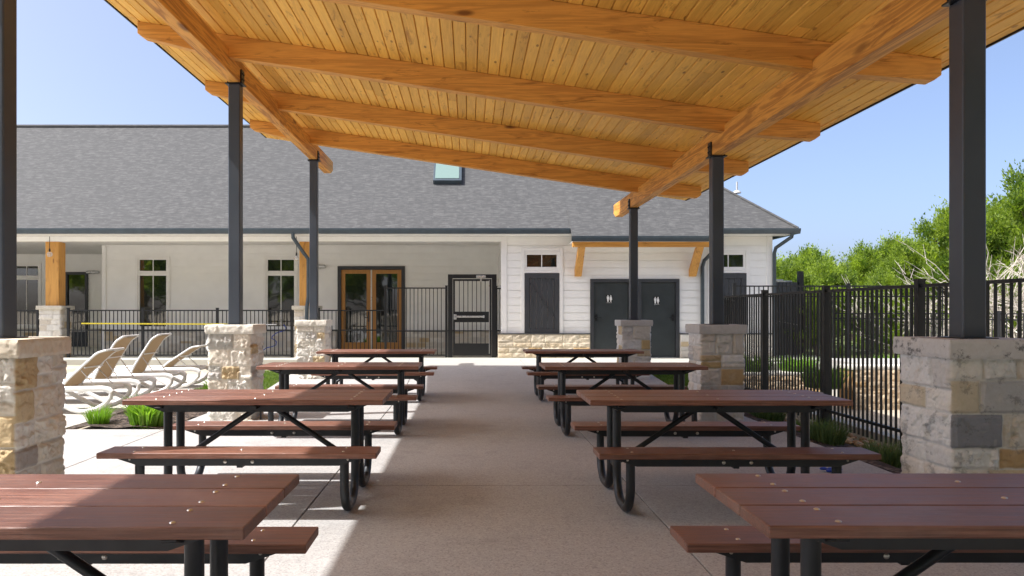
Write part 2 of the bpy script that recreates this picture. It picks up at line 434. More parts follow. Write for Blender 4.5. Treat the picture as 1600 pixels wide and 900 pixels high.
for a in range(7):
    for j, (y0, y1) in enumerate(((8.93, 11.3), (11.3, 13.7), (13.7, 16.1), (16.1, 18.59))):
        dk.box(-4.78-3.0*(a+1)+G, -4.78-3.0*a-G, y0+G, y1-G, -.14, .0)
for a in range(5):  # unseen pale slabs added at the left to bounce sunlight under the roof
    for j in range(9): dk.box(-13.2-3.0*(a+1)+G, -13.2-3.0*a-G, -18.2+3*j+G, -15.2+3*j-G, -.14, 0)
for a in range(8):  # more unseen slabs behind the camera, added for the same bounce
    for j in range(4): dk.box(-13.16+3.0*a+G, -13.16+3.0*(a+1)-G, -18.2+3*j+G, -15.2+3*j-G, -.14, 0)
struct('pool_deck_and_bounce', dk, M['pooldeck'], bevel=.004)
dj = MB(); dj.box(-25.7, -4.79, 8.94, 18.58, -.12, -.014); struct('pool_deck_joint', dj, M['joint'])
def sheet(name, x0, x1, y0, y1, zf, m, n=(10, 20), kind='structure', amp=.02):
    b = MB(); vs = []
    for j in range(n[1]+1):
        for i in range(n[0]+1):
            x = x0+(x1-x0)*i/n[0]; y = y0+(y1-y0)*j/n[1]
            vs.append((x, y, zf(x, y)+amp*noise.noise(Vector((x*3, y*3, 1)))))
    w = n[0]+1
    b.add(vs, [(j*w+i, j*w+i+1, (j+1)*w+i+1, (j+1)*w+i) for j in range(n[1]) for i in range(n[0])], True)
    return struct(name, b, m, kind=kind)
def bedR(x, y): return -.035-.16*ss((x-3.75)/.6)+ (0 if y < 13.2 else .2*(y-13.2)/3.1)
sheet('mulch_bed', -4.75, -3.57, 8.94, 12.6, lambda x, y: -.0+.03*math.sin((x+4.75)/1.18*3.14), M['mulch'], (24, 60), amp=.025)
sheet('mulch_bed', 3.64, 4.62, 4.2, 12.2, lambda x, y: bedR(x, y)+.012, M['mulch'], (24, 80), amp=.03)

def blades(b, rng, cx, cy, z, n, h, w, spread, lean=.5, curve=.5, tone=(0, 1)):
    for _ in range(n):
        r = spread*math.sqrt(rng.random()); t = rng.random()*6.283
        x = cx+r*math.cos(t); y = cy+r*math.sin(t); a = rng.random()*6.283
        L = h*rng.uniform(.55, 1.1); ln = lean*rng.random(); dx = math.cos(t+rng.uniform(-.8, .8)); dy = math.sin(t)
        px, py = math.cos(a)*w/2, math.sin(a)*w/2
        g = rng.uniform(*tone); b.cur = (g, g, g)
        p1 = (x+dx*ln*L*.35, y+dy*ln*L*.35, z+L*.6); p2 = (x+dx*ln*L, y+dy*ln*L, z+L*(1-.4*ln*curve))
        b.add([(x-px, y-py, z), (x+px, y+py, z), (p1[0]+px*.8, p1[1]+py*.8, p1[2]), (p1[0]-px*.8, p1[1]-py*.8, p1[2]), p2],
              [(0, 1, 2, 3), (3, 2, 4)])
rng = random.Random(4)
def turf(name, x0, x1, y0, y1, zf, n, h=.05):
    base = sheet(name+'_soil', x0, x1, y0, y1, zf, M['earth'], (6, 8), amp=.01); base['kind'] = 'structure'; base.name = 'grass_soil'
    b = MB()
    for _ in range(n):
        x = rng.uniform(x0, x1); y = rng.uniform(y0, y1); z = zf(x, y)
        blades(b, rng, x, y, z, 5, h, .008, .03, .6)
    o = b.build('grass', M['turf']); o['kind'] = 'stuff'; o['label'] = 'short green grass beside the paving'; return o
turf('lawn', -4.75, -3.57, 12.6, 18.55, lambda x, y: .0, 3200, .07)
turf('lawn', 3.65, 4.9, 13.4, 16.28, lambda x, y: (.16*(y-13.4)/3), 4200, .08)
turf('lawn', 3.65, 4.6, 12.2, 13.4, lambda x, y: -.05, 900, .07)

sheet('ground', 8.7, 60, 19.0, 70, lambda x, y: .10, M['meadow'], (20, 20), amp=.08)
# ------------------------------------------------------------------ stonework
CREAM = [(.72, .68, .60), (.68, .63, .55), (.75, .72, .66), (.66, .60, .51), (.72, .70, .65), (.64, .61, .56)]
OCHRE = [(.52, .40, .24), (.56, .45, .29), (.50, .38, .22)]
GREY = [(.44, .425, .39), (.56, .54, .50), (.50, .48, .45)]
MORT = (.64, .61, .55)
def pick(rng, warm=1):
    r = rng.random()
    if r < .10*warm: return rng.choice(OCHRE)
    if r < .20: return rng.choice(GREY)
    c = rng.choice(CREAM); k = rng.uniform(.9, 1.06); return tuple(x*k for x in c)
def layout(w, h, rng, rh=(.12, .235), rw=(.15, .36)):
    out = []; z = 0
    while z < h-1e-4:
        dh = rng.uniform(*rh)
        if h-z-dh < rh[0]*.8: dh = h-z
        x = 0
        while x < w-1e-4:
            dw = rng.uniform(*rw)
            if w-x-dw < rw[0]*.85: dw = w-x
            if dh > rh[1]*.72 and dw < rw[1]*.8 and rng.random() < .4:
                k = rng.uniform(.35, .65); out.append((x, x+dw, z, z+dh*k)); out.append((x, x+dw, z+dh*k, z+dh))
            else: out.append((x, x+dw, z, z+dh))
            x += dw
        z += dh
    return out
def stone_ring(w, h, rng, res=.0135, rough=1.0, special=(), d=None):
    """square stone pier shaft, rock-faced stones in pale mortar"""
    d = d or w
    dims = [w, d, w, d]; lays = []
    for f in range(4):
        L = [(r, pick(rng), rng.uniform(.5, 1.25), rng.uniform(.5, 1.5)) for r in layout(dims[f], h, rng)]
        for (sf, su, sv, col) in special:
            if sf == f: L = [((r, col, a, .4) if (r[0] <= su < r[1] and r[2] <= sv < r[3]) else (r, c, a, q)) for r, c, a, q in L]
        lays.append(L)
    cor = [(-w/2, -d/2), (w/2, -d/2), (w/2, d/2), (-w/2, d/2)]; nrm = [(0, -1), (1, 0), (0, 1), (-1, 0)]
    pts = []
    for f in range(4):
        n = max(4, int(dims[f]/res))
        for i in range(n): pts.append((f, dims[f]*i/n, i == 0))
    nz = int(h/res); vs = []; cols = []
    def info(f, u, v):
        for r, c, a, q in lays[f]:
            if r[0] <= u <= r[1] and r[2] <= v <= r[3]:
                du = 9
                if r[0] > 1e-3: du = u-r[0]
                if r[1] < dims[f]-1e-3: du = min(du, r[1]-u)
                return min(du, v-r[2] if r[2] > 1e-3 else 9, r[3]-v if r[3] < h-1e-3 else 9), c, a, q
        return 0, MORT, 1, 1
    for j in range(nz+1):
        v = min(h*j/nz, h)
        for f, u, corner in pts:
            x0, y0 = cor[f]; x1, y1 = cor[(f+1) % 4]; t = u/dims[f]
            x = x0+(x1-x0)*t; y = y0+(y1-y0)*t
            # irregular joint lines
            wv = .006*noise.noise(Vector((x*14, y*14, v*14))); wu = .006*noise.noise(Vector((v*13, x*13, y*13+5)))
            dist, c, a, q = info(f, min(max(u+wu, 0), dims[f]), min(max(v+wv, 0), h))
            e = ss((dist-.003)/.016)
            p = Vector((x, y, v))
            nn = facet(p, 10)+.45*facet(p, 27)+noise.noise(p*60)*.12
            dd = e*(.018*a+.024*rough*q*nn)+.001
            if corner:
                fn = nrm[f-1]; nx_, ny_ = nrm[f][0]+fn[0], nrm[f][1]+fn[1]; dd *= .55
            else:
                nx_, ny_ = nrm[f]
                ce = min(u, dims[f]-u); dd *= .55+.45*ss(ce/.02)
            vs.append((x+nx_*dd, y+ny_*dd, v)); kk = ss((dist-.002)/.006); cols.append(tuple(a_*kk+b_*(1-kk) for a_, b_ in zip(c, MORT)))
    n = len(pts); b = MB(); fs = []; fc = []
    for j in range(nz):
        for i in range(n):
            fs.append((j*n+i, j*n+(i+1) % n, (j+1)*n+(i+1) % n, (j+1)*n+i)); 
            fc.append(cols[j*n+i])
    b.add(vs, fs, True, vcols=cols)
    b.add([vs[nz*n+i] for i in range(n)], [tuple(range(n))], False, [MORT])
    return b
def facet(p, f):
    q = p*f; dist, pts = noise.voronoi(q); c = pts[0]
    t = noise.cell_vector(c*7.3+Vector((3.1, 1.7, 9.2)))
    return (q-c).dot(t-Vector((.5, .5, .5)))*1.5+(t.x-.5)*.35
def rough_block(w, d, h, z0, rng, amp=.012, res=.02, tone=(.62, .58, .50)):
    """block with rock-faced sides"""
    b = MB(); cor = [(-w/2, -d/2), (w/2, -d/2), (w/2, d/2), (-w/2, d/2)]; nrm = [(0, -1), (1, 0), (0, 1), (-1, 0)]
    dims = [w, d, w, d]; pts = []
    for f in range(4):
        n = max(3, int(dims[f]/res))
        for i in range(n): pts.append((f, i/n, i == 0))
    nz = max(4, int(h/res)); vs = []; n = len(pts); o = rng.uniform(0, 50)
    for j in range(nz+1):
        v = h*j/nz
        for f, t, cr in pts:
            x0, y0 = cor[f]; x1, y1 = cor[(f+1) % 4]; x = x0+(x1-x0)*t; y = y0+(y1-y0)*t
            p = Vector((x, y, v+o)); ed = min(v, h-v)/.02
            dd = amp*(facet(p, 9)*.9+facet(p, 24)*.5+noise.noise(p*50)*.15)-.008*(1-ss(ed))*(.4+amp*60)
            nx_, ny_ = nrm[f]
            if cr: nx_, ny_ = nrm[f][0]+nrm[f-1][0], nrm[f][1]+nrm[f-1][1]; dd = dd*.5-.003
            vs.append((x+nx_*dd, y+ny_*dd, z0+v))
    b.cur = tone
    b.add(vs, [(j*n+i, j*n+(i+1) % n, (j+1)*n+(i+1) % n, (j+1)*n+i) for j in range(nz) for i in range(n)], True)
    b.add([vs[nz*n+i] for i in range(n)], [tuple(range(n))]); b.add([vs[i] for i in range(n)], [tuple(range(n))[::-1]])
    return b
PIER_TOP = 1.21
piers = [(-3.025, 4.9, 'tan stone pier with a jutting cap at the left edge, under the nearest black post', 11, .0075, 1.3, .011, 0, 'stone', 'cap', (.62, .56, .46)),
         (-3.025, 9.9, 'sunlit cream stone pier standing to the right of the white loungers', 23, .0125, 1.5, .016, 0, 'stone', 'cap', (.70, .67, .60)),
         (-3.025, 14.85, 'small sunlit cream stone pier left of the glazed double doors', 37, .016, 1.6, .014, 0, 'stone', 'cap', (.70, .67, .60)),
         (3.205, 4.9, 'large shaded stone pier with a dark grey stone block, at the right edge', 45, .007, .8, .005, 1, 'stone_lichen_shade', 'cap_l', (.56, .56, .56)),
         (3.205, 9.9, 'shaded stone pier beside the near end of the tall black fence', 58, .0125, .9, .007, 0, 'stone_shade', 'cap', (.53, .53, .53)),
         (3.205, 14.85, 'small shaded stone pier standing before the two restroom doors', 63, .016, .9, .007, 0, 'stone_shade', 'cap', (.52, .52, .52)),
         ]
SPEC = {3: [(0, .12, .80-.18, (.25, .255, .27)), (0, .12, .64, (.25, .255, .27)), (0, .45, .95, (.45, .44, .42)), (0, .5, .55, (.50, .33, .16)), (0, .12, .85, (.58, .50, .36)), (3, .25, .85, (.62, .53, .38))],
        0: [(1, .12, .72, (.55, .44, .28)), (1, .2, .5, (.34, .31, .29)), (0, .5, .75, (.54, .42, .25))], 4: [(0, .1, .75, (.50, .36, .17)), (0, .5, .5, (.50, .34, .16))], 5: [(0, .5, .8, (.52, .38, .18))]}
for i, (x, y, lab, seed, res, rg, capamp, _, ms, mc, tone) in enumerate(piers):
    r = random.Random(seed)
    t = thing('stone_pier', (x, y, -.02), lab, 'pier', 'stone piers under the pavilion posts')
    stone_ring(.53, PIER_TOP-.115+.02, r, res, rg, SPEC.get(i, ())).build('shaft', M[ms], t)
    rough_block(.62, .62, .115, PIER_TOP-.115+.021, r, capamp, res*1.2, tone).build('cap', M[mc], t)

# ------------------------------------------------------------------ pavilion
pav = thing('pavilion', (0, 7.4, 0), 'timber pavilion with a sloping cedar ceiling on dark steel posts', 'pavilion')
OY = -7.4
def zr(x): return 4.060-.15*x          # rafter underside
def zd(x): return zr(x)+.272            # ceiling boards underside
SL = math.atan(.15)
# posts
def post(x, y, ztop):
    P = .15
    b = MB(); b.box(x-P/2, x+P/2, OY+y-P/2, OY+y+P/2, PIER_TOP-.01, ztop-.02)
    p = b.build('post', M['steel'], pav, bevel=.012, seg=3)
    q = MB(); q.box(x-.115, x+.115, OY+y-.085, OY+y+.085, ztop-.02, ztop-.006); q.build('saddle_plate', M['black'], p, bevel=.002)
    q = MB(); q.box(x-.095, x-.0765, OY+y-.06, OY+y+.06, ztop-.006, ztop+.17); q.box(x+.0765, x+.095, OY+y-.06, OY+y+.06, ztop-.006, ztop+.17)
    q.build('side_plate', M['black'], p); q = MB()
    for sx in (-1, 1):
        for dz in (.05, .12):
            q.dome((x+sx*.094, OY+y-.03, ztop+dz), .016, .014, 8, (sx, 0, 0)); q.dome((x+sx*.094, OY+y+.03, ztop+dz), .016, .014, 8, (sx, 0, 0))
    q.build('bolt', M['black'], p)
    q = MB(); q.box(x-.12, x+.12, OY+y-.12, OY+y+.12, PIER_TOP-.002, PIER_TOP+.008); q.build('base_plate', M['black'], p)
for y in (4.9, 9.87, 14.85):
    post(-3.025, y, 4.33); post(3.205, y, 3.395)
# girders
for x, zb in ((-3.025, 4.33), (3.205, 3.395)):
    b = MB(); y0, y1 = -1.6+OY, 16.5+OY; h = .285
    # end cut with a taper under the nose
    prof = [(y0, zb), (y1-.22, zb), (y1, zb+.09), (y1, zb+h), (y0, zb+h)]
    b.prism(prof, 0, x-.075, x+.075)
    b.build('girder', M['beam_y'], pav, bevel=.006)
# rafters
for k in range(7):
    y = 14.2-2.395*k+OY; xa, xb = -4.07, 4.31; hw = .07
    top = [(xa, zd(xa)-.002), (xb, zd(xb)-.002)]
    prof = [(xb, zd(xb)-.002), (xa, zd(xa)-.002), (xa, zr(xa)+.125), (xa+.07, zr(xa)+.075), (-3.14, zr(-3.14)), (3.32, zr(3.32)), (xb-.07, zr(xb)+.075), (xb, zr(xb)+.125)]
    b = MB(); vs = [(p[0], y-hw, p[1]) for p in prof]+[(p[0], y+hw, p[1]) for p in prof]; n = 8
    b.add(vs, [tuple(range(8)), tuple(range(8, 16))[::-1]]+[(i, n+i, n+(i+1) % n, (i+1) % n) for i in range(n)])
    b.build('rafter', M['beam_x'], pav, bevel=.005)
# ceiling boards
rng = random.Random(9); b = MB()
X0, X1, Y0, Y1 = -4.175, 4.455, -1.1, 15.7; pitch = .1335
nb = int((X1-X0)/pitch)
for i in range(nb+1):
    xa = X0+i*pitch; xb = min(xa+pitch, X1)
    if xb-xa < .02: break
    y = Y0
    while y < Y1-.01:
        L = rng.uniform(2.4, 5.5); ye = min(y+L, Y1)
        if Y1-ye < .8: ye = Y1
        g = rng.random(); b.cur = (g, rng.random(), rng.random())
        c = .010; za, zb_ = zd(xa), zd(xb)
        j = rng.uniform(-.002, .002)
        prof = [(xa+.0022, za+.012), (xa+c, zd(xa+c)+j), (xb-c, zd(xb-c)+j), (xb-.0022, zb_+.012), (xb-.0012, zb_+.038), (xa+.0012, za+.038)]
        vs = [(p[0], y+OY+.0008, p[1]) for p in prof]+[(p[0], ye+OY-.0008, p[1]) for p in prof]
        b.add(vs, [(0, 1, 2, 3, 4, 5), tuple(range(6, 12))[::-1]]+[(q, 6+q, 6+(q+1) % 6, (q+1) % 6) for q in range(6)])
        y = ye
b.build('ceiling_boards', M['deck'], pav)
b = MB(); vs = []
for x in (X0-.015, X1+.015):
    for z in (.0395, .062): vs += [(x, Y0+OY-.02, zd(x)+z), (x, Y1+OY+.02, zd(x)+z)]
b.add(vs, [(0, 1, 5, 4), (2, 6, 7, 3), (0, 2, 3, 1), (4, 5, 7, 6), (0, 4, 6, 2), (1, 3, 7, 5)])
b.build('roof_covering', M['gutter'], pav)
b = MB()
for xa, xb in ((X0-.014, X0-.001), (X1+.001, X1+.014)):
    b.box(xa, xb, Y0+OY-.01, Y1+OY+.01, zd(xa)-.012, zd(xa)+.038)
b.build('drip_edge', M['black'], pav)

# ------------------------------------------------------------------ picnic tables
tb = thing('picnic_table', (0, 0, 0), 'x', 'picnic table', 'picnic tables under the pavilion')
TL = .915
for k, yc in enumerate((-.2425, 0, .2425)):
    b = MB(); b.box(-TL, TL, yc-.1175, yc+.1175, .722, .76); p = b.build('tabletop_plank', M['plank'], tb, bevel=.006, seg=3)
    q = MB()
    for x in (-.69, 0, .69):
        for dy in ((-.07, .07) if x else (-.03,)): q.dome((x, yc+dy, .7595), .0105, .005, 10)
    q.build('bolt', M['bolt'], p)
for sy in (-1, 1):
    b = MB(); b.box(-TL, TL, sy*.60-.13, sy*.60+.13, .417, .455); p = b.build('seat_plank', M['plank'], tb, bevel=.006, seg=3)
    q = MB()
    for x in (-.69, 0, .69):
        for dy in ((-.07, .07) if x else (.0,)): q.dome((x, sy*.60+dy, .4545), .0105, .005, 10)
    q.build('bolt', M['bolt'], p)
    # channel rail under the seat and under the top, tapered at both ends
    b = MB(); z1, z0 = .416, .362
    pr = [(-.80, z1), (-.80, z1-.008), (-.66, z0), (.66, z0), (.80, z1-.008), (.80, z1)][::-1]
    for d in (-.075, .075): b.prism(pr, 1, sy*.60+d-.003, sy*.60+d+.003)
    b.box(-.66, .66, sy*.60-.072, sy*.60+.072, z0, z0+.004)
    r = b.build('seat_rail', M['frame'], tb)
    q = MB()
    for x in (-.09, .09, .72, -.72):
        rr = .0125 if abs(x) < .5 else .008
        for d in (-1, 1): q.dome((x, sy*.60+d*.078, .389 if abs(x) < .7 else .404), rr, .007, 10, (0, d, 0))
    q.build('bolt', M['bolt'], r)
    b = MB(); z1, z0 = .721, .664
    pr = [(-.80, z1), (-.80, z1-.008), (-.66, z0), (.66, z0), (.80, z1-.008), (.80, z1)][::-1]
    b.prism(pr, 1, sy*.27-.003, sy*.27+.003); b.box(-.78, .78, sy*.27-.035, sy*.27+.035, .716, .7215)
    r = b.build('top_rail', M['frame'], tb)
    q = MB()
    for x in (-.70, 0, .70): q.dome((x, sy*.274, .70), .009, .006, 10, (0, sy, 0))
    q.build('bolt', M['bolt'], r)
def arc(c, r, a0, a1, n, x):
    return [(x, c[0]+r*math.cos(math.radians(a0+(a1-a0)*i/n)), c[1]+r*math.sin(math.radians(a0+(a1-a0)*i/n))) for i in range(n+1)]
for x in (-.685, .685):
    for sy in (-1, 1):
        R = .185
        pts = [(x, -.60, .40), (x, -.60, .33)]+arc((-.60+R, .031+R), R, 180, 270, 9, x)+arc((-.12-R, .031+R), R, 270, 360, 9, x)+[(x, -.12, .45), (x, -.12, .705)]
        pts = [(a, (sy*-1)*b_, c) for a, b_, c in pts]
        b = MB(); b.tube(pts, .031, 14); b.build('leg', M['frame'], tb)
    b = MB(); b.prism([(-.33, .7155), (-.33, .706), (-.22, .672), (.22, .672), (.33, .706), (.33, .7155)], 0, x-.024, x+.024); b.build('cross_bar', M['frame'], tb, bevel=.003)
b = MB(); b.box(-.022, .022, -.34, .34, .69, .7155); b.box(-.02, .02, -.66, -.54, .345, .361); b.box(-.02, .02, .54, .66, .345, .361)
b.build('cross_bar', M['frame'], tb, bevel=.003)
for sx in (-1, 1):
    b = MB(); b.tube([(sx*.02, 0, .69), (sx*.655, 0, .26)], .02, 10); b.build('brace', M['frame'], tb)
    b = MB(); b.box(sx*.685-.012, sx*.685+.012, -.10, .10, .235, .285); b.build('cross_bar', M['frame'], tb)
tables = [  # x of centre, y of front edge, label
    (.868+.915, 2.207, 'picnic table nearest the camera on the right, cut by the frame', 0),
    (.848+.915, 5.31, 'picnic table second from the front in the right row, shaded', -.005),
    (.849+.915, 8.52, 'picnic table third from the front in the right row, shaded', 0),
    (.880+.915, 11.78, 'picnic table farthest back in the right row, before the restroom doors', -.006),
    (-.648-.915, 2.194, 'picnic table nearest the camera on the left, cut by the frame', 0),
    (-.605-.915, 5.34, 'picnic table second from the front in the left row, half sunlit', 0),
    (-.569-.915, 8.57, 'picnic table third from the front in the left row, half sunlit', 0),
    (-.530-.915, 11.74, 'picnic table farthest back in the left row, before the glazed doors', 0)]
for i, (x, y, lab, rz) in enumerate(tables):
    if i == 0: tb.location = (x, y+.36, .002); tb['label'] = lab
    else: dup(tb, (x, y+.36, .002), lab, rz)

# ------------------------------------------------------------------ pool house
F = .2
ph = thing('pool_house', (0, 19.35, 0), 'long low white pool house with a grey shingle roof and covered porch', 'building')
def W(b, name, m, bevel=0, label=None, parent=None, uv=None):
    for i, v in enumerate(b.v): b.v[i] = (v[0], v[1]-19.35, v[2])
    return b.build(name, m, parent or ph, bevel, uv=uv, label=label)
def siding(b, x0, x1, z0, z1, y, face='y', s=1, expo=.19):
    """lapped boards; face 'y': wall plane y=const facing -y, 'x': plane x=const (x0,x1 are y range) facing s"""
    k = math.floor(z0/expo)
    while k*expo < z1-1e-4:
        a = max(z0, k*expo); c = min(z1, (k+1)*expo); g = min(a+.018, c) if a == k*expo else a; D = .02
        def P(u, dd, z): return (u, y-dd, z) if face == 'y' else (y+s*dd, u, z)
        b.add([P(x0, D, g), P(x1, D, g), P(x1, D, c), P(x0, D, c), P(x0, 0, g), P(x1, 0, g), P(x0, 0, a), P(x1, 0, a), P(x0, 0, c), P(x1, 0, c)],
              [(0, 1, 2, 3), (4, 5, 1, 0), (6, 7, 5, 4), (3, 2, 9, 8)]); k += 1
def wall_open(x0, x1, z0, z1, y, opens):
    """panels round rectangular openings (ox0, ox1, oz0, oz1)"""
    b = MB(); xs = sorted({x0, x1, *[o[0] for o in opens], *[o[1] for o in opens]})
    for a, c in zip(xs, xs[1:]):
        cut = sorted([(o[2], o[3]) for o in opens if o[0] <= a+1e-6 and o[1] >= c-1e-6]); z = z0
        for q0, q1 in cut:
            if q0 > z+1e-4: siding(b, a, c, z, q0, y)
            z = max(z, q1)
        if z < z1-1e-4: siding(b, a, c, z, z1, y)
    return b
ZT = 3.28
# restroom wing front, with openings
door_o = [(3.07, 4.13, F, 2.20), (4.28, 5.33, F, 2.20)]
win_o = [(1.42, 2.27, 2.46, 2.86), (6.16, 7.01, 2.46, 2.86)]
b = wall_open(.86, 7.64, F, ZT, 19.35, door_o+win_o)
siding(b, 19.35, 27, F, ZT, 7.64, 'x', 1); siding(b, 19.35, 22, F, ZT, .86, 'x', -1)
W(b, 'wall', M['siding'])
pw = [(-9.56, -8.70, .90, 2.91), (-5.86, -5.01, .90, 2.91)]; fd = (-3.79, -1.85, F, 2.68)
b = wall_open(-10.56, .86, F, ZT, 22, pw+[fd]); b.add([(-10.56, 22, F), (-10.56, 25.5, F), (-10.56, 25.5, ZT), (-10.56, 22, ZT)], [(0, 1, 2, 3)])
W(b, 'wall', M['siding'], label='white siding wall at the back of the porch')
lw = [(-15.25, -14.38, .90, 2.93)]; ld = (-13.50, -12.74, F, 2.69)
b = wall_open(-24, -10.56, F, ZT, 25.5, lw+[ld]); W(b, 'wall', M['siding'], label='recessed white siding wall at the left')
# dark interior behind the glass and the back/side walls
b = MB(); b.box(-24, .8, 22.35, 22.36, F, 3.2) if False else None
b.box(-24, 7.6, 26.9, 27, F, ZT); b.box(-24, -23.9, 19.4, 27, F, ZT); W(b, 'back_wall', M['siding'])
b = MB(); b.box(-10.5, 7.58, 22.6, 22.7, F, 3.2); b.box(-23.9, -10.6, 26.1, 26.2, F, 3.2); b.box(.9, 7.58, 19.8, 19.9, F, 3.2)  # charcoal sheets behind the panes stand in for unlit rooms
W(b, 'dark_backing', M['slate'])
# corner boards and trim
b = MB()
b.box(.812, .95, 19.305, 19.345, F, ZT); b.box(7.55, 7.69, 19.305, 19.345, F, ZT); b.box(7.642, 7.69, 19.346, 19.45, F, ZT)
b.box(.812, .857, 19.346, 19.44, F, ZT); b.box(-10.585, -10.47, 21.95, 21.99, F, ZT)
W(b, 'corner_board', M['trim'], .003)
# ceiling, soffit, header
b = MB(); b.box(-24, .84, 19.66, 26.8, ZT, ZT+.02); b.box(-24, 8.0, 18.84, 19.33, 3.285, 3.30); W(b, 'porch_ceiling', M['white'])
b = MB(); b.box(-24, .83, 19.34, 19.64, 3.157, 3.284); W(b, 'porch_header', M['trim'], .004)
b = MB(); b.box(-24, 8.05, 18.86, 18.9, 3.30, 3.42)
W(b, 'fascia', M['gutter'])
# windows of the porch
def window(x0, x1, z0, z1, y, split=None, vert=True, trim=.07, full=True):
    b = MB(); t = .045
    b.box(x0, x0+t, y-.02, y+.05, z0, z1); b.box(x1-t, x1, y-.02, y+.05, z0, z1)
    b.box(x0+t, x1-t, y-.02, y+.05, z1-t, z1); b.box(x0+t, x1-t, y-.02, y+.05, z0, z0+t)
    if split: b.box(x0+t, x1-t, y-.022, y+.05, split-.07, split+.07)
    f = W(b, 'window', M['trim'], .003)
    b = MB(); b.add([(x0+t, y+.02, z0+t), (x1-t, y+.02, z0+t), (x1-t, y+.02, z1-t), (x0+t, y+.02, z1-t)], [(0, 1, 2, 3)])
    W(b, 'pane', M['glass'], parent=f)
    if vert:
        xm = (x0+x1)/2; b = MB(); b.box(xm-.011, xm+.011, y+.002, y+.019, z0+t, z1-t); W(b, 'muntin', M['trim'], parent=f)
    b = MB(); a = trim
    b.box(x0-a, x0-.001, y-.044, y-.012, z0-a, z1+a); b.box(x1+.001, x1+a, y-.044, y-.012, z0-a, z1+a)
    b.box(x0-.001, x1+.001, y-.044, y-.012, z1+.001, z1+a); b.box(x0-.001, x1+.001, y-.05, y-.012, z0-a, z0-.001)
    W(b, 'window_trim', M['trim'], .003, parent=f)
for a in pw: window(*a, 22, split=2.475)
for a in lw: window(*a, 25.5, split=2.50)
for a in win_o: window(*a, 19.35, trim=.04)
# shutter panels below the transoms
for xc in (1.845, 6.585):
    b = MB(); x0, x1 = xc-.44, xc+.44; z0, z1 = .80, 2.345
    k = 6; w = (x1-x0)/k
    for i in range(k): b.box(x0+i*w+.004, x0+(i+1)*w-.004, 19.305, 19.325, z0, z1)
    s = W(b, 'shutter', M['slate'], .003)
    b = MB()
    b.box(x0, x1, 19.283, 19.304, z0, z0+.13); b.box(x0, x1, 19.283, 19.304, z1-.13, z1)
    b.box(x0, x1, 19.283, 19.304, 1.08, 1.19) if False else None
    b.box(x0, x0+.11, 19.283, 19.304, z0+.131, z1-.131); b.box(x1-.11, x1, 19.283, 19.304, z0+.131, z1-.131)
    d0 = Vector((x0+.13, 0, z1-.25)); d1 = Vector((x1-.13, 0, z0+.45)); n = (d1-d0).normalized(); p = Vector((-n.z, 0, n.x))*.012
    vs = [(*(d0+p).xy, (d0+p).z), (*(d1+p).xy, (d1+p).z), (*(d1-p).xy, (d1-p).z), (*(d0-p).xy, (d0-p).z)]
    vs = [(v[0], 19.286, v[2]) for v in vs]+[(v[0], 19.306, v[2]) for v in vs]
    b.add(vs, [(0, 1, 2, 3), (7, 6, 5, 4), (0, 4, 5, 1), (1, 5, 6, 2), (2, 6, 7, 3), (3, 7, 4, 0)])
    W(b, 'shutter_rail', M['slate'], .002, parent=s)
    b = MB(); a = .09
    b.box(x0-a, x0-.002, 19.295, 19.335, z0, 2.98); b.box(x1+.002, x1+a, 19.295, 19.335, z0, 2.98)
    b.box(x0-.002, x1+.002, 19.295, 19.335, 2.905, 2.98); b.box(x0-.002, x1+.002, 19.295, 19.335, 2.35, 2.415)
    W(b, 'window_surround', M['trim'], .003)
# restroom doors
for i, (x0, x1, z0, z1) in enumerate(door_o):
    b = MB(); t = .085
    b.box(x0, x0+t, 19.29, 19.42, z0, z1); b.box(x1-t, x1, 19.29, 19.42, z0, z1); b.box(x0+t, x1-t, 19.29, 19.42, z1-t, z1)
    fr = W(b, 'door_frame', M['slate'], .004)
    b = MB(); b.box(x0+t+.004, x1-t-.004, 19.345, 19.39, z0+.015, z1-t-.004)
    d = W(b, 'restroom_door', M['doorgrey'], .003)
    hx = x0+t+.07 if i == 0 else x1-t-.07; s = 1 if i == 0 else -1
    b = MB(); b.box(hx-.03, hx+.03, 19.333, 19.345, 1.13, 1.30) ; b.tube([(hx, 19.335, 1.22), (hx, 19.28, 1.22)], .011, 8); b.tube([(hx, 19.285, 1.22), (hx+s*.13, 19.285, 1.215)], .010, 8)
    W(b, 'handle', M['black'], parent=d)
    b = MB(); b.box(x0+t, x1-t, 19.27, 19.42, F, F+.014); W(b, 'threshold', M['silver'], parent=d)
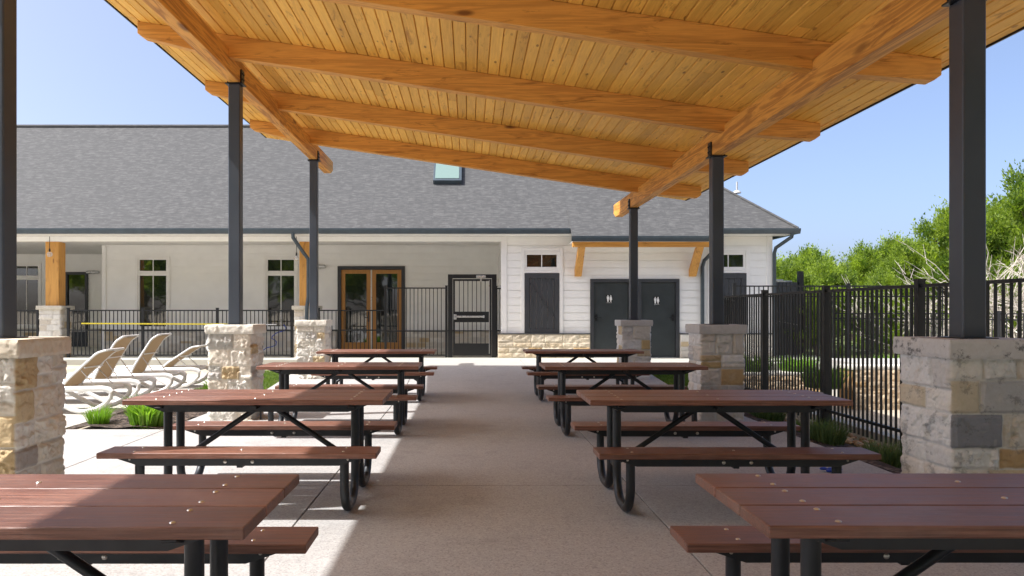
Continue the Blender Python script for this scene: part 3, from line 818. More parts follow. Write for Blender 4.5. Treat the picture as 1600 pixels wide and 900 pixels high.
# wainscot
def wains(x0, x1, z0, z1, y, seed, deep=.07, res=.022, side=False, rough=1.0):
    r = random.Random(seed); w = x1-x0; h = z1-z0; L = [(q, pick(r, 1.2), r.uniform(.6, 1.2), r.uniform(.6, 1.4)) for q in layout(w, h, r, (.11, .2), (.2, .5))]
    nu, nv = int(w/res), int(h/res); b = MB(); vs = []; cols = []
    for j in range(nv+1):
        for i in range(nu+1):
            u = w*i/nu; v = h*j/nv; dist, c, a, q = 0, MORT, 1, 1
            for rr, cc, aa, qq in L:
                if rr[0] <= u <= rr[1] and rr[2] <= v <= rr[3]:
                    dist = min(u-rr[0], rr[1]-u, v-rr[2], rr[3]-v); c, a, q = cc, aa, qq; break
            p = Vector((x0+u, y, z0+v)); e = ss((dist-.003)/.02)
            edge = ss(min(u, w-u)/.01+.2)
            vs.append((x0+u, y-deep-e*(.015*a+.02*q*rough*noise.fractal(p*9, .9, 2, 3)*.5), z0+v)); kk = ss((dist-.003)/.008); cols.append(tuple(a_*kk+b_*(1-kk) for a_, b_ in zip(c, MORT)))
    n = nu+1
    b.add(vs, [(j*n+i, j*n+i+1, (j+1)*n+i+1, (j+1)*n+i) for j in range(nv) for i in range(nu)], True, vcols=cols)
    b.cur = MORT; b.box(x0, x1, y-deep+.0, y-.0, z0, z1)
    return b
W(wains(.73, 3.06, F, .80, 19.35, 3, .10, .018, rough=1.6), 'stone_base', M['stone_w'])
W(wains(5.34, 7.74, F, .80, 19.35, 5, .10, .02), 'stone_base', M['stone'])
b = MB(); b.box(.70, 3.06, 19.225, 19.345, .801, .823); b.box(5.34, 7.77, 19.225, 19.345, .801, .823); W(b, 'drip_cap', M['slate'], .003)
for x0, x1, sd_ in ((-10.5, -3.80, 7), (-1.84, .84, 8)): W(wains(x0, x1, F, .81, 22, sd_, .09, .03), 'stone_base', M['stone'])
b = MB(); b.box(-10.52, -3.8, 21.87, 21.99, .811, .83); b.box(-1.84, .84, 21.87, 21.99, .811, .83); W(b, 'drip_cap', M['slate'])
W(wains(-20, -13.52, F, .81, 25.5, 17, .09, .04), 'stone_base', M['stone']); W(wains(-12.72, -10.57, F, .81, 25.5, 18, .09, .04), 'stone_base', M['stone'])
# glazed double doors
x0, x1, z0, z1 = fd; t = .10
b = MB(); b.box(x0, x0+t, 21.93, 22.05, z0, z1); b.box(x1-t, x1, 21.93, 22.05, z0, z1); b.box(x0+t, x1-t, 21.93, 22.05, z1-t, z1)
W(b, 'door_frame', M['slate'], .004)
xm = (x0+x1)/2
for i, (a, c) in enumerate(((x0+t+.003, xm-.02), (xm+.02, x1-t-.003))):
    b = MB(); s = .115; zb = .28; zt = z1-t-.004
    b.box(a, a+s, 21.965, 22.01, z0+.012, zt); b.box(c-s, c, 21.965, 22.01, z0+.012, zt); b.box(a+s, c-s, 21.965, 22.01, zt-s, zt); b.box(a+s, c-s, 21.965, 22.01, z0+.012, z0+.28)
    d = W(b, 'glazed_door', M['doorwood'], .004)
    b = MB(); b.add([(a+s, 21.99, z0+.28), (c-s, 21.99, z0+.28), (c-s, 21.99, zt-s), (a+s, 21.99, zt-s)], [(0, 1, 2, 3)]); W(b, 'pane', M['glass'], parent=d)
    if i == 0:
        b = MB(); hx = c-.06; b.box(hx-.025, hx+.025, 21.953, 21.964, 1.08, 1.36); b.tube([(hx, 21.955, 1.2), (hx, 21.90, 1.2)], .012, 8); b.tube([(hx, 21.905, 1.2), (hx-.13, 21.905, 1.2)], .011, 8)
        W(b, 'handle', M['black'], parent=d)
b = MB(); b.box(xm-.018, xm+.018, 21.955, 21.99, z0, z1-t-.004); W(b, 'astragal', M['silver'], .002)
# left glazed door
x0, x1, z0, z1 = ld; t = .09
b = MB(); b.box(x0, x0+t, 25.42, 25.55, z0, z1); b.box(x1-t, x1, 25.42, 25.55, z0, z1); b.box(x0+t, x1-t, 25.42, 25.55, z1-t, z1); b.box(x0+t, x1-t, 25.42, 25.5, z0, z0+.5)
d = W(b, 'side_door', M['slate'], .004)
b = MB(); b.add([(x0+t, 25.48, z0+.5), (x1-t, 25.48, z0+.5), (x1-t, 25.48, z1-t), (x0+t, 25.48, z1-t)], [(0, 1, 2, 3)]); W(b, 'pane', M['glass'], parent=d)
# porch columns: stone base and timber
for x, sd_ in ((-10.66, 71), (-4.17, 72), (-17.15, 73)):
    r = random.Random(sd_); y = 19.63
    b = stone_ring(.52, 1.22, r, .02, .9)
    for i, v in enumerate(b.v): b.v[i] = (v[0]+x, v[1]+y, v[2]+F)
    c = W(b, 'porch_column', M['stone'])
    b = rough_block(.66, .66, .10, F+1.221, r, .007, .025, (.60, .56, .47))
    for i, v in enumerate(b.v): b.v[i] = (v[0]+x, v[1]+y, v[2])
    W(b, 'column_cap', M['cap'], parent=c)
    b = MB(); b.box(x-.17, x+.17, y-.17, y+.17, 1.515, 3.155); W(b, 'timber_post', M['beam_z'], .01, parent=c)
# main roof
EY, EZ, MS, EX = 18.80, 3.42, .87, 8.12
RY = 22.8; RZ = EZ+MS*(RY-EY); BY = 2*RY-EY
def ruv(co, n):
    if abs(n.x) > abs(n.y): return (co.y, co.z*1.53)
    return (co.x, co.z*1.53)
b = MB(); th = .0
b.add([(-24.5, EY, EZ), (EX, EY, EZ), (EX-(RY-EY), RY, RZ), (-24.5, RY, RZ)], [(0, 1, 2, 3)])
b.add([(EX, EY, EZ), (EX, BY, EZ), (EX-(RY-EY), RY, RZ)], [(0, 1, 2)])
b.add([(EX, BY, EZ), (-24.5, BY, EZ), (-24.5, RY, RZ), (EX-(RY-EY), RY, RZ)], [(0, 1, 2, 3)])
roof = W(b, 'roof', M['shingle'], uv=ruv)
b = MB(); b.box(-24.5, 8.06, BY-.05, BY, 3.28, EZ-.01); b.add([(-24.5, EY, EZ-.01), (-24.5, BY, EZ-.01), (-24.5, RY, RZ-.01)], [(0, 2, 1)]); b.box(-24.5, 8.06, 26.8, BY, 3.285, 3.30); W(b, 'eave', M['white'])
b = MB(); b.tube([(-24.5, RY, RZ+.01), (EX-(RY-EY), RY, RZ+.01)], .06, 8); b.tube([(EX-(RY-EY), RY, RZ+.01), (EX, EY, EZ+.012)], .035, 6)
W(b, 'ridge_cap', M['shingle'], parent=roof, uv=ruv)
# lower eave over the restroom doors
AX0, AX1, AY = 2.50, 6.02, 18.52; AZ = EZ-MS*(EY-AY)
b = MB(); o_ = .035
b.add([(AX0, AY, AZ+o_), (AX1, AY, AZ+o_), (AX1, 19.4, EZ+MS*.6+o_), (AX0, 19.4, EZ+MS*.6+o_)], [(0, 1, 2, 3)])
b.add([(AX0, AY, AZ+o_-.05), (AX1, AY, AZ+o_-.05), (AX1, 19.4, EZ+MS*.6-.02), (AX0, 19.4, EZ+MS*.6-.02)], [(3, 2, 1, 0)])
b.add([(AX0, AY, AZ+o_-.05), (AX0, AY, AZ+o_), (AX0, 19.4, EZ+MS*.6+o_), (AX0, 19.4, EZ+MS*.6-.02)], [(0, 1, 2, 3)])
b.add([(AX1, AY, AZ+o_-.05), (AX1, AY, AZ+o_), (AX1, 19.4, EZ+MS*.6+o_), (AX1, 19.4, EZ+MS*.6-.02)], [(3, 2, 1, 0)])
W(b, 'door_canopy', M['shingle'], uv=ruv)
b = MB(); b.box(AX0+.02, AX1-.02, AY+.02, 19.3, 3.075, 3.09); W(b, 'canopy_soffit', M['white'])
b = MB(); b.box(AX0+.03, AX1-.03, 18.60, 18.74, 2.955, 3.073); W(b, 'canopy_beam', M['beam_x'], .005)
for x in (2.76, 5.66):
    b = MB(); w = .085
    pr = [(18.62, 2.95), (18.80, 2.95), (19.335, 2.44), (19.335, 2.26), (19.25, 2.26)]
    b.prism(pr, 0, x-w, x+w); W(b, 'canopy_bracket', M['beam_z'], .004)
# gutters: a formed trough with a lip
def gutter(b, x0, x1, y, z):
    pr = [(y, z-.13), (y-.075, z-.13), (y-.11, z-.05), (y-.115, z), (y-.10, z), (y-.095, z-.045), (y-.065, z-.115), (y, z-.115)]
    pr = [(p[0], p[1]) for p in pr]; b.prism(pr, 0, x0, x1)
b = MB(); gutter(b, -24.4, AX0-.02, 18.855, 3.425); gutter(b, AX1+.02, 8.17, 18.855, 3.425); W(b, 'gutter', M['gutter'], .003)
b = MB(); gutter(b, AX0-.02, AX1+.02, AY+.02, AZ+.03); W(b, 'gutter', M['gutter'], .003)
b = MB(); b.box(8.06, 8.17, 18.86, BY, 3.30, 3.42); W(b, 'fascia', M['gutter'], .003)
# downspouts
def spout(pts):
    b = MB(); b.tube(pts, .047, 8); W(b, 'downspout', M['gutter'])
spout([(7.98, 18.80, 3.32), (7.98, 18.84, 3.22), (7.74, 19.22, 2.98), (7.72, 19.26, 2.85), (7.72, 19.26, F+.05)])
spout([(6.14, 18.82, 3.30), (6.13, 18.86, 2.95), (5.93, 19.2, 2.66), (5.90, 19.26, 2.5), (5.90, 19.26, .3)])
spout([(-4.35, 18.80, 3.32), (-4.35, 18.82, 3.2), (-4.17, 19.18, 2.85), (-4.07, 19.27, 2.7), (-4.07, 19.27, 1.75), (-4.10, 19.25, 1.5), (-4.14, 19.26, .3)])
# skylight and vent
b = MB(); Ys = 20.45; 
def onroof(x, y, h=0):
    n = Vector((0, -MS, 1)).normalized(); return Vector((x, y, EZ+MS*(y-EY)))+n*h
def roofbox(x0, x1, y0, y1, h0, h1):
    v = [onroof(x, y, h) for h in (h0, h1) for (x, y) in ((x0, y0), (x1, y0), (x1, y1), (x0, y1))]
    b = MB(); b.add(v, [(0, 3, 2, 1), (4, 5, 6, 7), (0, 1, 5, 4), (1, 2, 6, 5), (2, 3, 7, 6), (3, 0, 4, 7)]); return b
sk = W(roofbox(-.96, -.20, 20.36, 21.13, 0, .12), 'skylight', M['gutter'], .004)
W(roofbox(-.91, -.27, 20.43, 21.07, .121, .130), 'pane', M['skyglass'], parent=sk)
b = MB(); c = onroof(7.05, 20.05); b.tube([c, c+Vector((0, 0, .28))], .022, 8); b.dome(c-Vector((0, 0, .02)), .11, .08, 12)
W(b, 'vent_pipe', M['greybox'])

# restroom plaques
def plaque(x, z, lab):
    t = thing('restroom_sign', (x, 19.345, z), lab, 'sign')
    b = MB(); b.box(-.078, .078, -.012, -.001, -.125, .105); b.build('sign_plate', M['black'], t, bevel=.003)
    b = MB(); y = -.0135
    def ell(cx, cz, rx, rz, n=14):
        vs = [(cx+rx*math.cos(2*math.pi*k/n), y, cz+rz*math.sin(2*math.pi*k/n)) for k in range(n)]; b.add(vs, [tuple(range(n))[::-1]])
    def poly(p): b.add([(q[0], y, q[1]) for q in p], [tuple(range(len(p)))])
    for s, cx in ((0, -.036), (1, .036)):
        ell(cx, .075, .014, .015)
        if s == 0: poly([(cx-.030, .055), (cx+.030, .055), (cx+.030, -.005), (cx+.020, -.005), (cx+.016, -.08), (cx-.016, -.08), (cx-.020, -.005), (cx-.030, -.005)][::-1])
        else: poly([(cx-.020, .055), (cx+.020, .055), (cx+.034, -.03), (cx+.016, -.03), (cx+.014, -.08), (cx-.014, -.08), (cx-.016, -.03), (cx-.034, -.03)][::-1])
    b.build('pictogram', M['plastic_white'], t)
    cu = bpy.data.curves.new('lettering', 'FONT'); cu.body = 'RESTROOM'; cu.size = .026; cu.align_x = 'CENTER'; cu.extrude = .0006
    tmp = bpy.data.objects.new('tmp', cu); COL.objects.link(tmp); dg = bpy.context.evaluated_depsgraph_get()
    me = bpy.data.meshes.new_from_object(tmp.evaluated_get(dg)); bpy.data.objects.remove(tmp)
    me.materials.clear(); me.materials.append(M['plastic_white'])
    o = bpy.data.objects.new('lettering', me); COL.objects.link(o); o.parent = t; o.location = (0, -.0135, -.112); o.rotation_euler = (math.pi/2, 0, 0)
plaque(3.56, 1.70, 'black restroom sign with two white figures on the left grey door')
plaque(4.76, 1.655, 'black restroom sign with two white figures on the right grey door')

# lamps of the porch
def pendant(x, y, z, lab, top=3.27, hook=False):
    t = thing('pendant_lamp', (x, y, top), lab, 'lamp', 'bare bulb pendants along the porch')
    b = MB(); b.tube([(0, 0, 0), (0, 0, z-top+.14)], .008, 6); b.build('cord', M['black'], t)
    b = MB(); b.tube([(0, 0, z-top+.15), (0, 0, z-top+.07)], .02, 10, radii=[.016, .026]); b.build('socket', M['black'], t)
    b = MB(); b.ball((0, 0, z-top), .068, 16); b.build('bulb', M['bulb'], t)
pendant(-10.62, 19.28, 2.82, 'bare bulb hanging before the timber post at far left')
pendant(-4.37, 19.28, 2.72, 'bare bulb hanging left of the downspout on the middle porch post')
pendant(-3.99, 19.36, 2.72, 'bare bulb hanging right of the downspout on the middle porch post')
def sconce(x, y, z, lab):
    t = thing('wall_lamp', (x, y, z), lab, 'lamp')
    b = MB(); b.box(-.05, .05, -.03, -.001, -.07, .07); b.build('back_plate', M['silver'], t, bevel=.006)
    b = MB(); b.tube([(-.17, -.09, 0), (.17, -.09, 0)], .055, 14, radii=None); b.ball((-.17, -.09, 0), .055, 12); b.ball((.17, -.09, 0), .055, 12); b.build('lamp_housing', M['silver'], t)
sconce(-12.55, 25.48, 2.68, 'small silver wall lamp beside the recessed side door')
sconce(-4.33, 21.97, 2.66, 'small silver wall lamp left of the glazed double doors')

# ------------------------------------------------------------------ fences
def fence(name, p0, p1, zg, h, npan, lab, cat='fence', pitch=.1, rails=(.0, .28, 1.0), post=.065, pk=.016, posts=True, zg1=None, skip_last=False, group=None, cap=.05):
    p0 = Vector((*p0, 0)); p1 = Vector((*p1, 0)); D = (p1-p0); L = D.length; ang = math.atan2(D.y, D.x)
    t = thing(name, (p0.x, p0.y, zg), lab, cat, group, ang)
    w = L/npan
    for i in range(npan):
        b = MB(); a0 = i*w+post/2; a1 = (i+1)*w-post/2
        for r in rails:
            z = .06+(h-.06)*r; b.box(a0, a1, -.018, .018, z-.016, z+.016)
        n = max(2, int(round((a1-a0)/pitch)))
        for k in range(1, n):
            x = a0+(a1-a0)*k/n; b.box(x-pk/2, x+pk/2, -pk/2, pk/2, .06, h)
        b.build('picket_panel', M['black'], t)
    for i in range(npan+(0 if skip_last else 1)):
        b = MB(); x = i*w; b.box(x-post/2, x+post/2, -post/2, post/2, -.2, h+cap); b.box(x-post/2-.005, x+post/2+.005, -post/2-.005, post/2+.005, h+cap, h+cap+.018)
        b.build('post', M['black'], t)
    return t
FY = 19.42
fence('fence', (-17.0, FY), (-11.0, FY), F, 1.2, 3, 'low black picket fence running off left of the far left porch column', rails=(0, .56, 1.0), post=.05, pk=.018)
fence('fence', (-10.22, FY), (-4.52, FY), F, 1.2, 3, 'low black picket fence behind the loungers between the porch columns', rails=(0, .56, 1.0), post=.06, pk=.018)
fence('fence', (-3.83, FY), (-2.13, FY), F, 1.2, 1, 'low black picket fence right of the middle porch column, before the glazed doors', rails=(0, .56, 1.0), post=.05, pk=.018, skip_last=True)
fence('fence', (-2.13, FY), (-.58, FY), F, 1.77, 1, 'tall black picket fence just left of the porch gate', rails=(0, .36, 1.0), post=.06, pk=.018)
# gate
g = thing('gate', (.08, FY, F), 'black metal porch gate with a silver push bar', 'gate')
b = MB(); b.box(-.62, -.50, -.04, .04, 0, 2.12); b.box(.50, .62, -.04, .04, 0, 2.12); b.box(-.50, .50, -.04, .04, 2.02, 2.12); b.build('gate_frame', M['black'], g, bevel=.004)
b = MB(); b.box(-.49, -.44, -.02, .02, .05, 2.0); b.box(.44, .49, -.02, .02, .05, 2.0); b.box(-.44, .44, -.02, .02, 1.95, 2.0); b.box(-.44, .44, -.021, .021, .05, .36); b.box(-.44, .44, -.022, .022, .90, 1.17)
for k in range(1, 8): x = -.44+.88*k/8; b.box(x-.009, x+.009, -.009, .009, .36, .90); b.box(x-.009, x+.009, -.009, .009, 1.17, 1.95)
lf = b.build('gate_leaf', M['black'], g)
b = MB(); b.box(-.45, .30, -.085, -.05, 1.02, 1.065); b.box(-.47, -.40, -.085, -.022, .97, 1.10); b.box(.27, .31, -.08, -.022, 1.01, 1.075); b.build('push_bar', M['silver'], lf, bevel=.004)
b = MB(); b.box(.10, .34, -.10, -.041, 2.03, 2.09); b.box(.2, .24, -.09, -.05, 1.94, 2.03); b.build('door_closer', M['silver'], g, bevel=.004)
b = MB(); b.box(.425, .44, -.03, -.0225, .1, 1.97); b.build('weather_strip', M['silver'], lf)
fence('fence', (.72, FY+.35), (.84, FY+.35), F, 1.77, 1, 'narrow black picket strip right of the porch gate', rails=(0, .36, 1.0), post=.03, pk=.018, skip_last=True)
# side fence of the pool yard
FX = 4.40
t = fence('fence', (FX, 13.30), (FX, 3.53), -.07, 1.70, 5, 'tall black picket fence along the planting bed on the right', pitch=.095, rails=(.105, 1.0), post=.072, pk=.019)
fence('fence', (6.23, 17.9), (11.6, 17.9), F-.15, 1.92, 2, 'tall black picket fence crossing before the right end of the pool house', pitch=.11, rails=(.05, .87, 1.0), post=.075, pk=.02)
fence('fence', (FX, 13.30), (6.23, 17.9), -.0, 1.62, 2, 'tall black picket fence slanting back to the pool house', pitch=.1, rails=(.08, 1.0), post=.065, pk=.02, skip_last=True)
fence('fence', (9.9, 21), (13.5, 16), -.1, 1.42, 3, 'low black picket fence beyond the raised pool terrace', pitch=.11, rails=(.05, .9, 1.0), post=.07, pk=.02)
# service enclosure right of the pool house
t = thing('service_enclosure', (8.2, 20.4, .1), 'dark service enclosure with silver lids beside the pool house', 'enclosure')
b = MB()
for k in range(6): b.box(.0+k*.1+.006, .094+k*.1, 0, .03, .05, 2.06)
b.build('board_panel', M['slate'], t, bevel=.002)
b = MB(); b.box(.62, .74, -.05, .09, -.1, 2.35); b.box(-.12, -.02, -.05, .09, -.1, 2.15); b.build('post', M['black'], t)
b = MB(); b.box(-.1, .6, .04, 1.5, 2.0, 2.06); b.build('top_frame', M['black'], t)
b = MB(); b.box(.0, .3, .2, .9, 2.062, 2.14); b.box(.34, .58, .3, .9, 2.062, 2.11); b.build('lid', M['silver'], t, bevel=.01)

# yellow reach pole, ring buoy, hose
t = thing('reach_pole', (-9.85, 19.36, 1.07), 'long yellow pool pole hung level on the low fence', 'pole')
b = MB(); b.tube([(0, 0, 0), (3.9, 0, -.02)], .019, 10); b.build('grip_tube', M['yellow'], t)
b = MB(); b.tube([(3.9, 0, -.02), (4.95, 0, -.03)], .014, 10); b.build('end_tube', M['silver'], t)
t = thing('ring_buoy', (-6.38, 19.33, .54), 'white ring buoy hung on the fence behind the sunlit pier', 'ring buoy')
b = MB(); b.tube([(.24*math.cos(a*.3142), 0, .24*math.sin(a*.3142)) for a in range(21)], .07, 12, caps=False); b.build('ring', M['plastic_white'], t)
b = MB()
for a in range(4):
    u = math.pi/4+a*math.pi/2; b.tube([(.24*math.cos(u-.12), 0, .24*math.sin(u-.12)), (.24*math.cos(u), 0, .24*math.sin(u)), (.24*math.cos(u+.12), 0, .24*math.sin(u+.12))], .073, 12)
b.build('band', M['red'], t)
b = MB(); b.tube([(-4.75+.12*math.sin(k*.9)-.04*k, 19.5+.02*k, 1.02-.055*k+.02*math.cos(k*1.7)) for k in range(14)], .012, 6)
tag(b.build('hose', M['blue']), 'thin blue hose dangling on the low fence beside the middle porch column', 'hose')
b = MB(); r = random.Random(2)
for k in range(5): b.ball((3.06+.03*k, 6.55+r.uniform(-.03, .03), .017+.008*r.random()), .035, 8, (1, .7, .4))
tag(b.build('rag', M['blue']), 'crumpled blue plastic scrap on the paving near the right pier', 'litter')
t = thing('outlet_box', (4.2, 9.15, -.15), 'small grey outlet box on a stake by the tall fence', 'outlet box')
b = MB(); b.tube([(0, 0, 0), (0, 0, .5)], .012, 8); b.build('stake', M['black'], t)
b = MB(); b.box(-.045, .045, -.03, .03, .43, .56); b.build('cover', M['greybox'], t, bevel=.008)
t = thing('ground_light', (-2.66, 9.72, 0), 'small black spotlight on the ground against the sunlit pier', 'light')
b = MB(); b.tube([(0, 0, 0), (0, 0, .16)], .012, 8); b.build('stake', M['black'], t)
b = MB(); b.tube([(-.05, 0, .16), (.05, 0, .22)], .045, 12, radii=[.03, .05]); b.build('lamp_head', M['black'], t)

# ------------------------------------------------------------------ loungers
def make_lounger(loc, ang, lab):
    t = thing('sun_lounger', loc, lab, 'sun lounger', 'sun loungers on the pool deck')
    for s in (-1, 1):
        y = s*.285
        b = MB()
        b.tube([(-1.24, y, .27), (-1.18, y, .31), (-.9, y, .33), (0, y, .335), (.4, y, .34), (.56, y, .345), (.66, y, .33), (.70, y, .29)], .034, 8, sq=1.15)
        b.build('side_rail', M['resin'], t)
        b = MB(); b.tube([(.62, y, .33), (.69, y, .29), (.68, y, .22), (.60, y, .13), (.48, y, .065), (.34, y, .035), (.26, y, .035), (.16, y, .06), (.0, y, .14), (-.18, y, .24), (-.32, y, .315)], .029, 8, sq=1.1)
        b.build('leg', M['resin'], t)
        b = MB(); b.tube([(-1.18, y, .30), (-1.27, y, .25), (-1.25, y, .17), (-1.16, y, .09), (-1.03, y, .04), (-.93, y, .035), (-.82, y, .07), (-.66, y, .17), (-.50, y, .27), (-.42, y, .315)], .029, 8, sq=1.1)
        b.build('leg', M['resin'], t)
    b = MB()
    for x in (-1.16, .60, 0.02): b.tube([(x, -.285, .325), (x, .285, .325)], .024, 8)
    b.build('cross_rail', M['resin'], t)
    b = MB(); vs = []; n = 12
    for i in range(n+1):
        x = -1.14+1.12*i/n
        for j in range(5):
            yy = -.26+.52*j/4; sg = .02*(1-((j-2)/2)**2); vs += [(x, yy, .345-sg), (x, yy, .339-sg)]
    fs = []
    for i in range(n):
        for j in range(4):
            a = (i*5+j)*2; c = ((i+1)*5+j)*2; fs += [(a, c, c+2, a+2), (a+1, a+3, c+3, c+1)]
    b.add(vs, fs, True); b.build('seat_sling', M['sling'], t)
    # raised back
    an = math.radians(ang); prof = [(0.0, .36)]; x, z = 0.0, .36; k = 14; Lb = .80
    for i in range(k):
        f = i/k; a = an+math.radians(6) if f < .2 else (an if f < .72 else an-math.radians(26)*ss((f-.72)/.16))
        x += math.cos(a)*Lb/k; z += math.sin(a)*Lb/k; prof.append((x, z))
    b = MB(); vs = []
    for (px, pz) in prof:
        for j in range(5):
            yy = -.245+.49*j/4; sg = .022*(1-((j-2)/2)**2)
            vs += [(px+math.sin(an)*sg, yy, pz-math.cos(an)*sg), (px+math.sin(an)*(sg+.005), yy, pz-math.cos(an)*(sg+.005))]
    fs = []
    for i in range(k):
        for j in range(4):
            a = (i*5+j)*2; c = ((i+1)*5+j)*2; fs += [(a, c, c+2, a+2), (a+1, a+3, c+3, c+1)]
    b.add(vs, fs, True); sl = b.build('back_sling', M['sling'], t)
    b = MB()
    for s in (-1, 1): b.tube([(p[0], s*.255, p[1]) for p in prof], .016, 8)
    b.tube([(prof[-1][0], -.255, prof[-1][1]), (prof[-1][0], .255, prof[-1][1])], .016, 8); b.tube([(prof[0][0], -.255, prof[0][1]), (prof[0][0], .255, prof[0][1])], .016, 8)
    b.tube([(prof[7][0]+.03, -.255, prof[7][1]-.02), (prof[7][0]+.03, .255, prof[7][1]-.02)], .010, 8)
    b.build('back_frame', M['resin'], t)
    ax, az = prof[6]
    for s in (-1, 1):
        b = MB(); b.tube([(ax+.02, s*.235, az-.02), (min(.52, ax+.22), s*.24, .36)], .008, 6); b.build('prop_arm', M['silver'], t)
make_lounger((-5.50, 10.52, 0), 42, 'front white sun lounger with its tan back half raised')
make_lounger((-5.60, 11.60, 0), 58, 'second white sun lounger from the front with its tan back steeply raised')
make_lounger((-5.52, 12.66, 0), 57, 'third white sun lounger from the front with its tan back steeply raised')
make_lounger((-5.52, 13.90, 0), 33, 'rear white sun lounger with its tan back lowered, beside the sunlit pier')

# ------------------------------------------------------------------ plants
def clump(name, x, y, z, lab, n, h, w, sp, m, lean=1.0, seed=1, cat='plant', group=None):
    r = random.Random(seed); b = MB(); blades(b, r, 0, 0, 0, n, h, w, sp, lean, .8)
    o = b.build(name, m); o.location = (x, y, z); return tag(o, lab, cat, group)
clump('leafy_plant', -3.86, 9.15, .0, 'bright green broad leaved plant nearest the table in the mulch bed', 300, .34, .030, .18, M['fresh'], .7, 1)
clump('leafy_plant', -4.22, 10.0, .0, 'bright green leafy plant behind the broad leaved one in the mulch bed', 280, .31, .026, .2, M['fresh'], .7, 2)
clump('ornamental_grass', -4.50, 9.25, .0, 'small fine yellow-green grass tuft at the left end of the mulch bed', 420, .27, .007, .11, M['fresh'], .9, 3)
clump('leafy_plant', -3.72, 12.1, .0, 'bright green leafy plant right of the sunlit pier base', 260, .36, .026, .22, M['fresh'], .8, 4)
clump('leafy_plant', -4.1, 12.6, .0, 'bright green leafy plant hidden mostly behind the sunlit pier', 220, .32, .026, .2, M['fresh'], .8, 5)
gr = 'grass tufts in the bed by the fence'
for i, (x, y, lab) in enumerate(((4.15, 6.5, 'dark green grass tuft nearest the right pier in the bed'), (4.02, 7.35, 'dark green grass tuft in the middle of the fence bed'), (3.95, 8.4, 'dark green grass tuft farther back in the fence bed'), (4.15, 9.2, 'yellowing green grass tuft beside the grey outlet box'),
                                (4.05, 10.3, 'green grass tuft right of the shaded pier base'), (4.2, 11.3, 'green grass tuft behind the shaded pier'))):
    clump('ornamental_grass', x, y, bedR(x, y), lab, 420, .30, .007, .17, M['sedge'] if i != 3 else M['turf'], 1.1, 20+i, group=gr)
for i, (x, y) in enumerate(((6.3, 16.95), (7.3, 16.95), (5.5, 16.95), (9.6, 17.3), (6.6, 14.2))):
    clump('shrub', x, y, -.05, ['round green shrub seen through the tall fence by the path', 'green shrub near the right end of the pool house', 'green shrub behind the low boulder wall', 'green shrub beyond the raised terrace', 'low green shrub between the boulder walls'][i], 500, .5, .02, .3, M['fresh'] if i % 2 else M['turf'], .9, 40+i, 'shrub')
# loose stones along the fence bed
r = random.Random(8); b = MB()
for k in range(150):
    y = r.uniform(5.6, 12); x = r.uniform(4.42, 4.75); s = r.uniform(.02, .055); b.cur = r.choice([(.40, .27, .17), (.50, .42, .33), (.34, .20, .12)])
    b.ball((x, y, -.17+s*.3), s, 6, (1, r.uniform(.7, 1.3), .6))
tag(b.build('gravel', M['rock']), kind='stuff', label='reddish loose stones under the tall fence')
b = MB(); b.box(4.86, 5.02, 5, 12.6, -.3, -.07); struct('curb', b, M['curb'], .01)

# boulder retaining wall, terrace
def boulder_wall(x0, x1, y, z0, z1, lab, seed, th=.5):
    r = random.Random(seed); t = thing('retaining_wall', (x0, y, z0), lab, 'wall')
    b = wains(0, x1-x0, 0, z1-z0, 0, seed, .06, .016, rough=2.6); b.cur = (.5, .36, .2)
    b.box(0, x1-x0, -.05, th, -.1, z1-z0-.005); b.build('boulder_face', M['rock'], t)
    rough_block(x1-x0+.06, th+.1, .07, z1-z0, r, .006, .03, (.66, .62, .55)).build('coping', M['cap'], t).location = ((x1-x0)/2, th/2-.02, 0)
boulder_wall(7.1, 8.6, 14.1, -.48, .30, 'tan boulder wall behind the tall fence by the right pier', 5)
boulder_wall(4.95, 8.3, 16.6, -.5, -.02, 'low tan boulder wall seen through the fence behind the shaded pier', 6)
b = MB(); b.box(7.6, 17, 14.75, 16.4, -.5, .37); struct('terrace', b, M['walk'], .01)

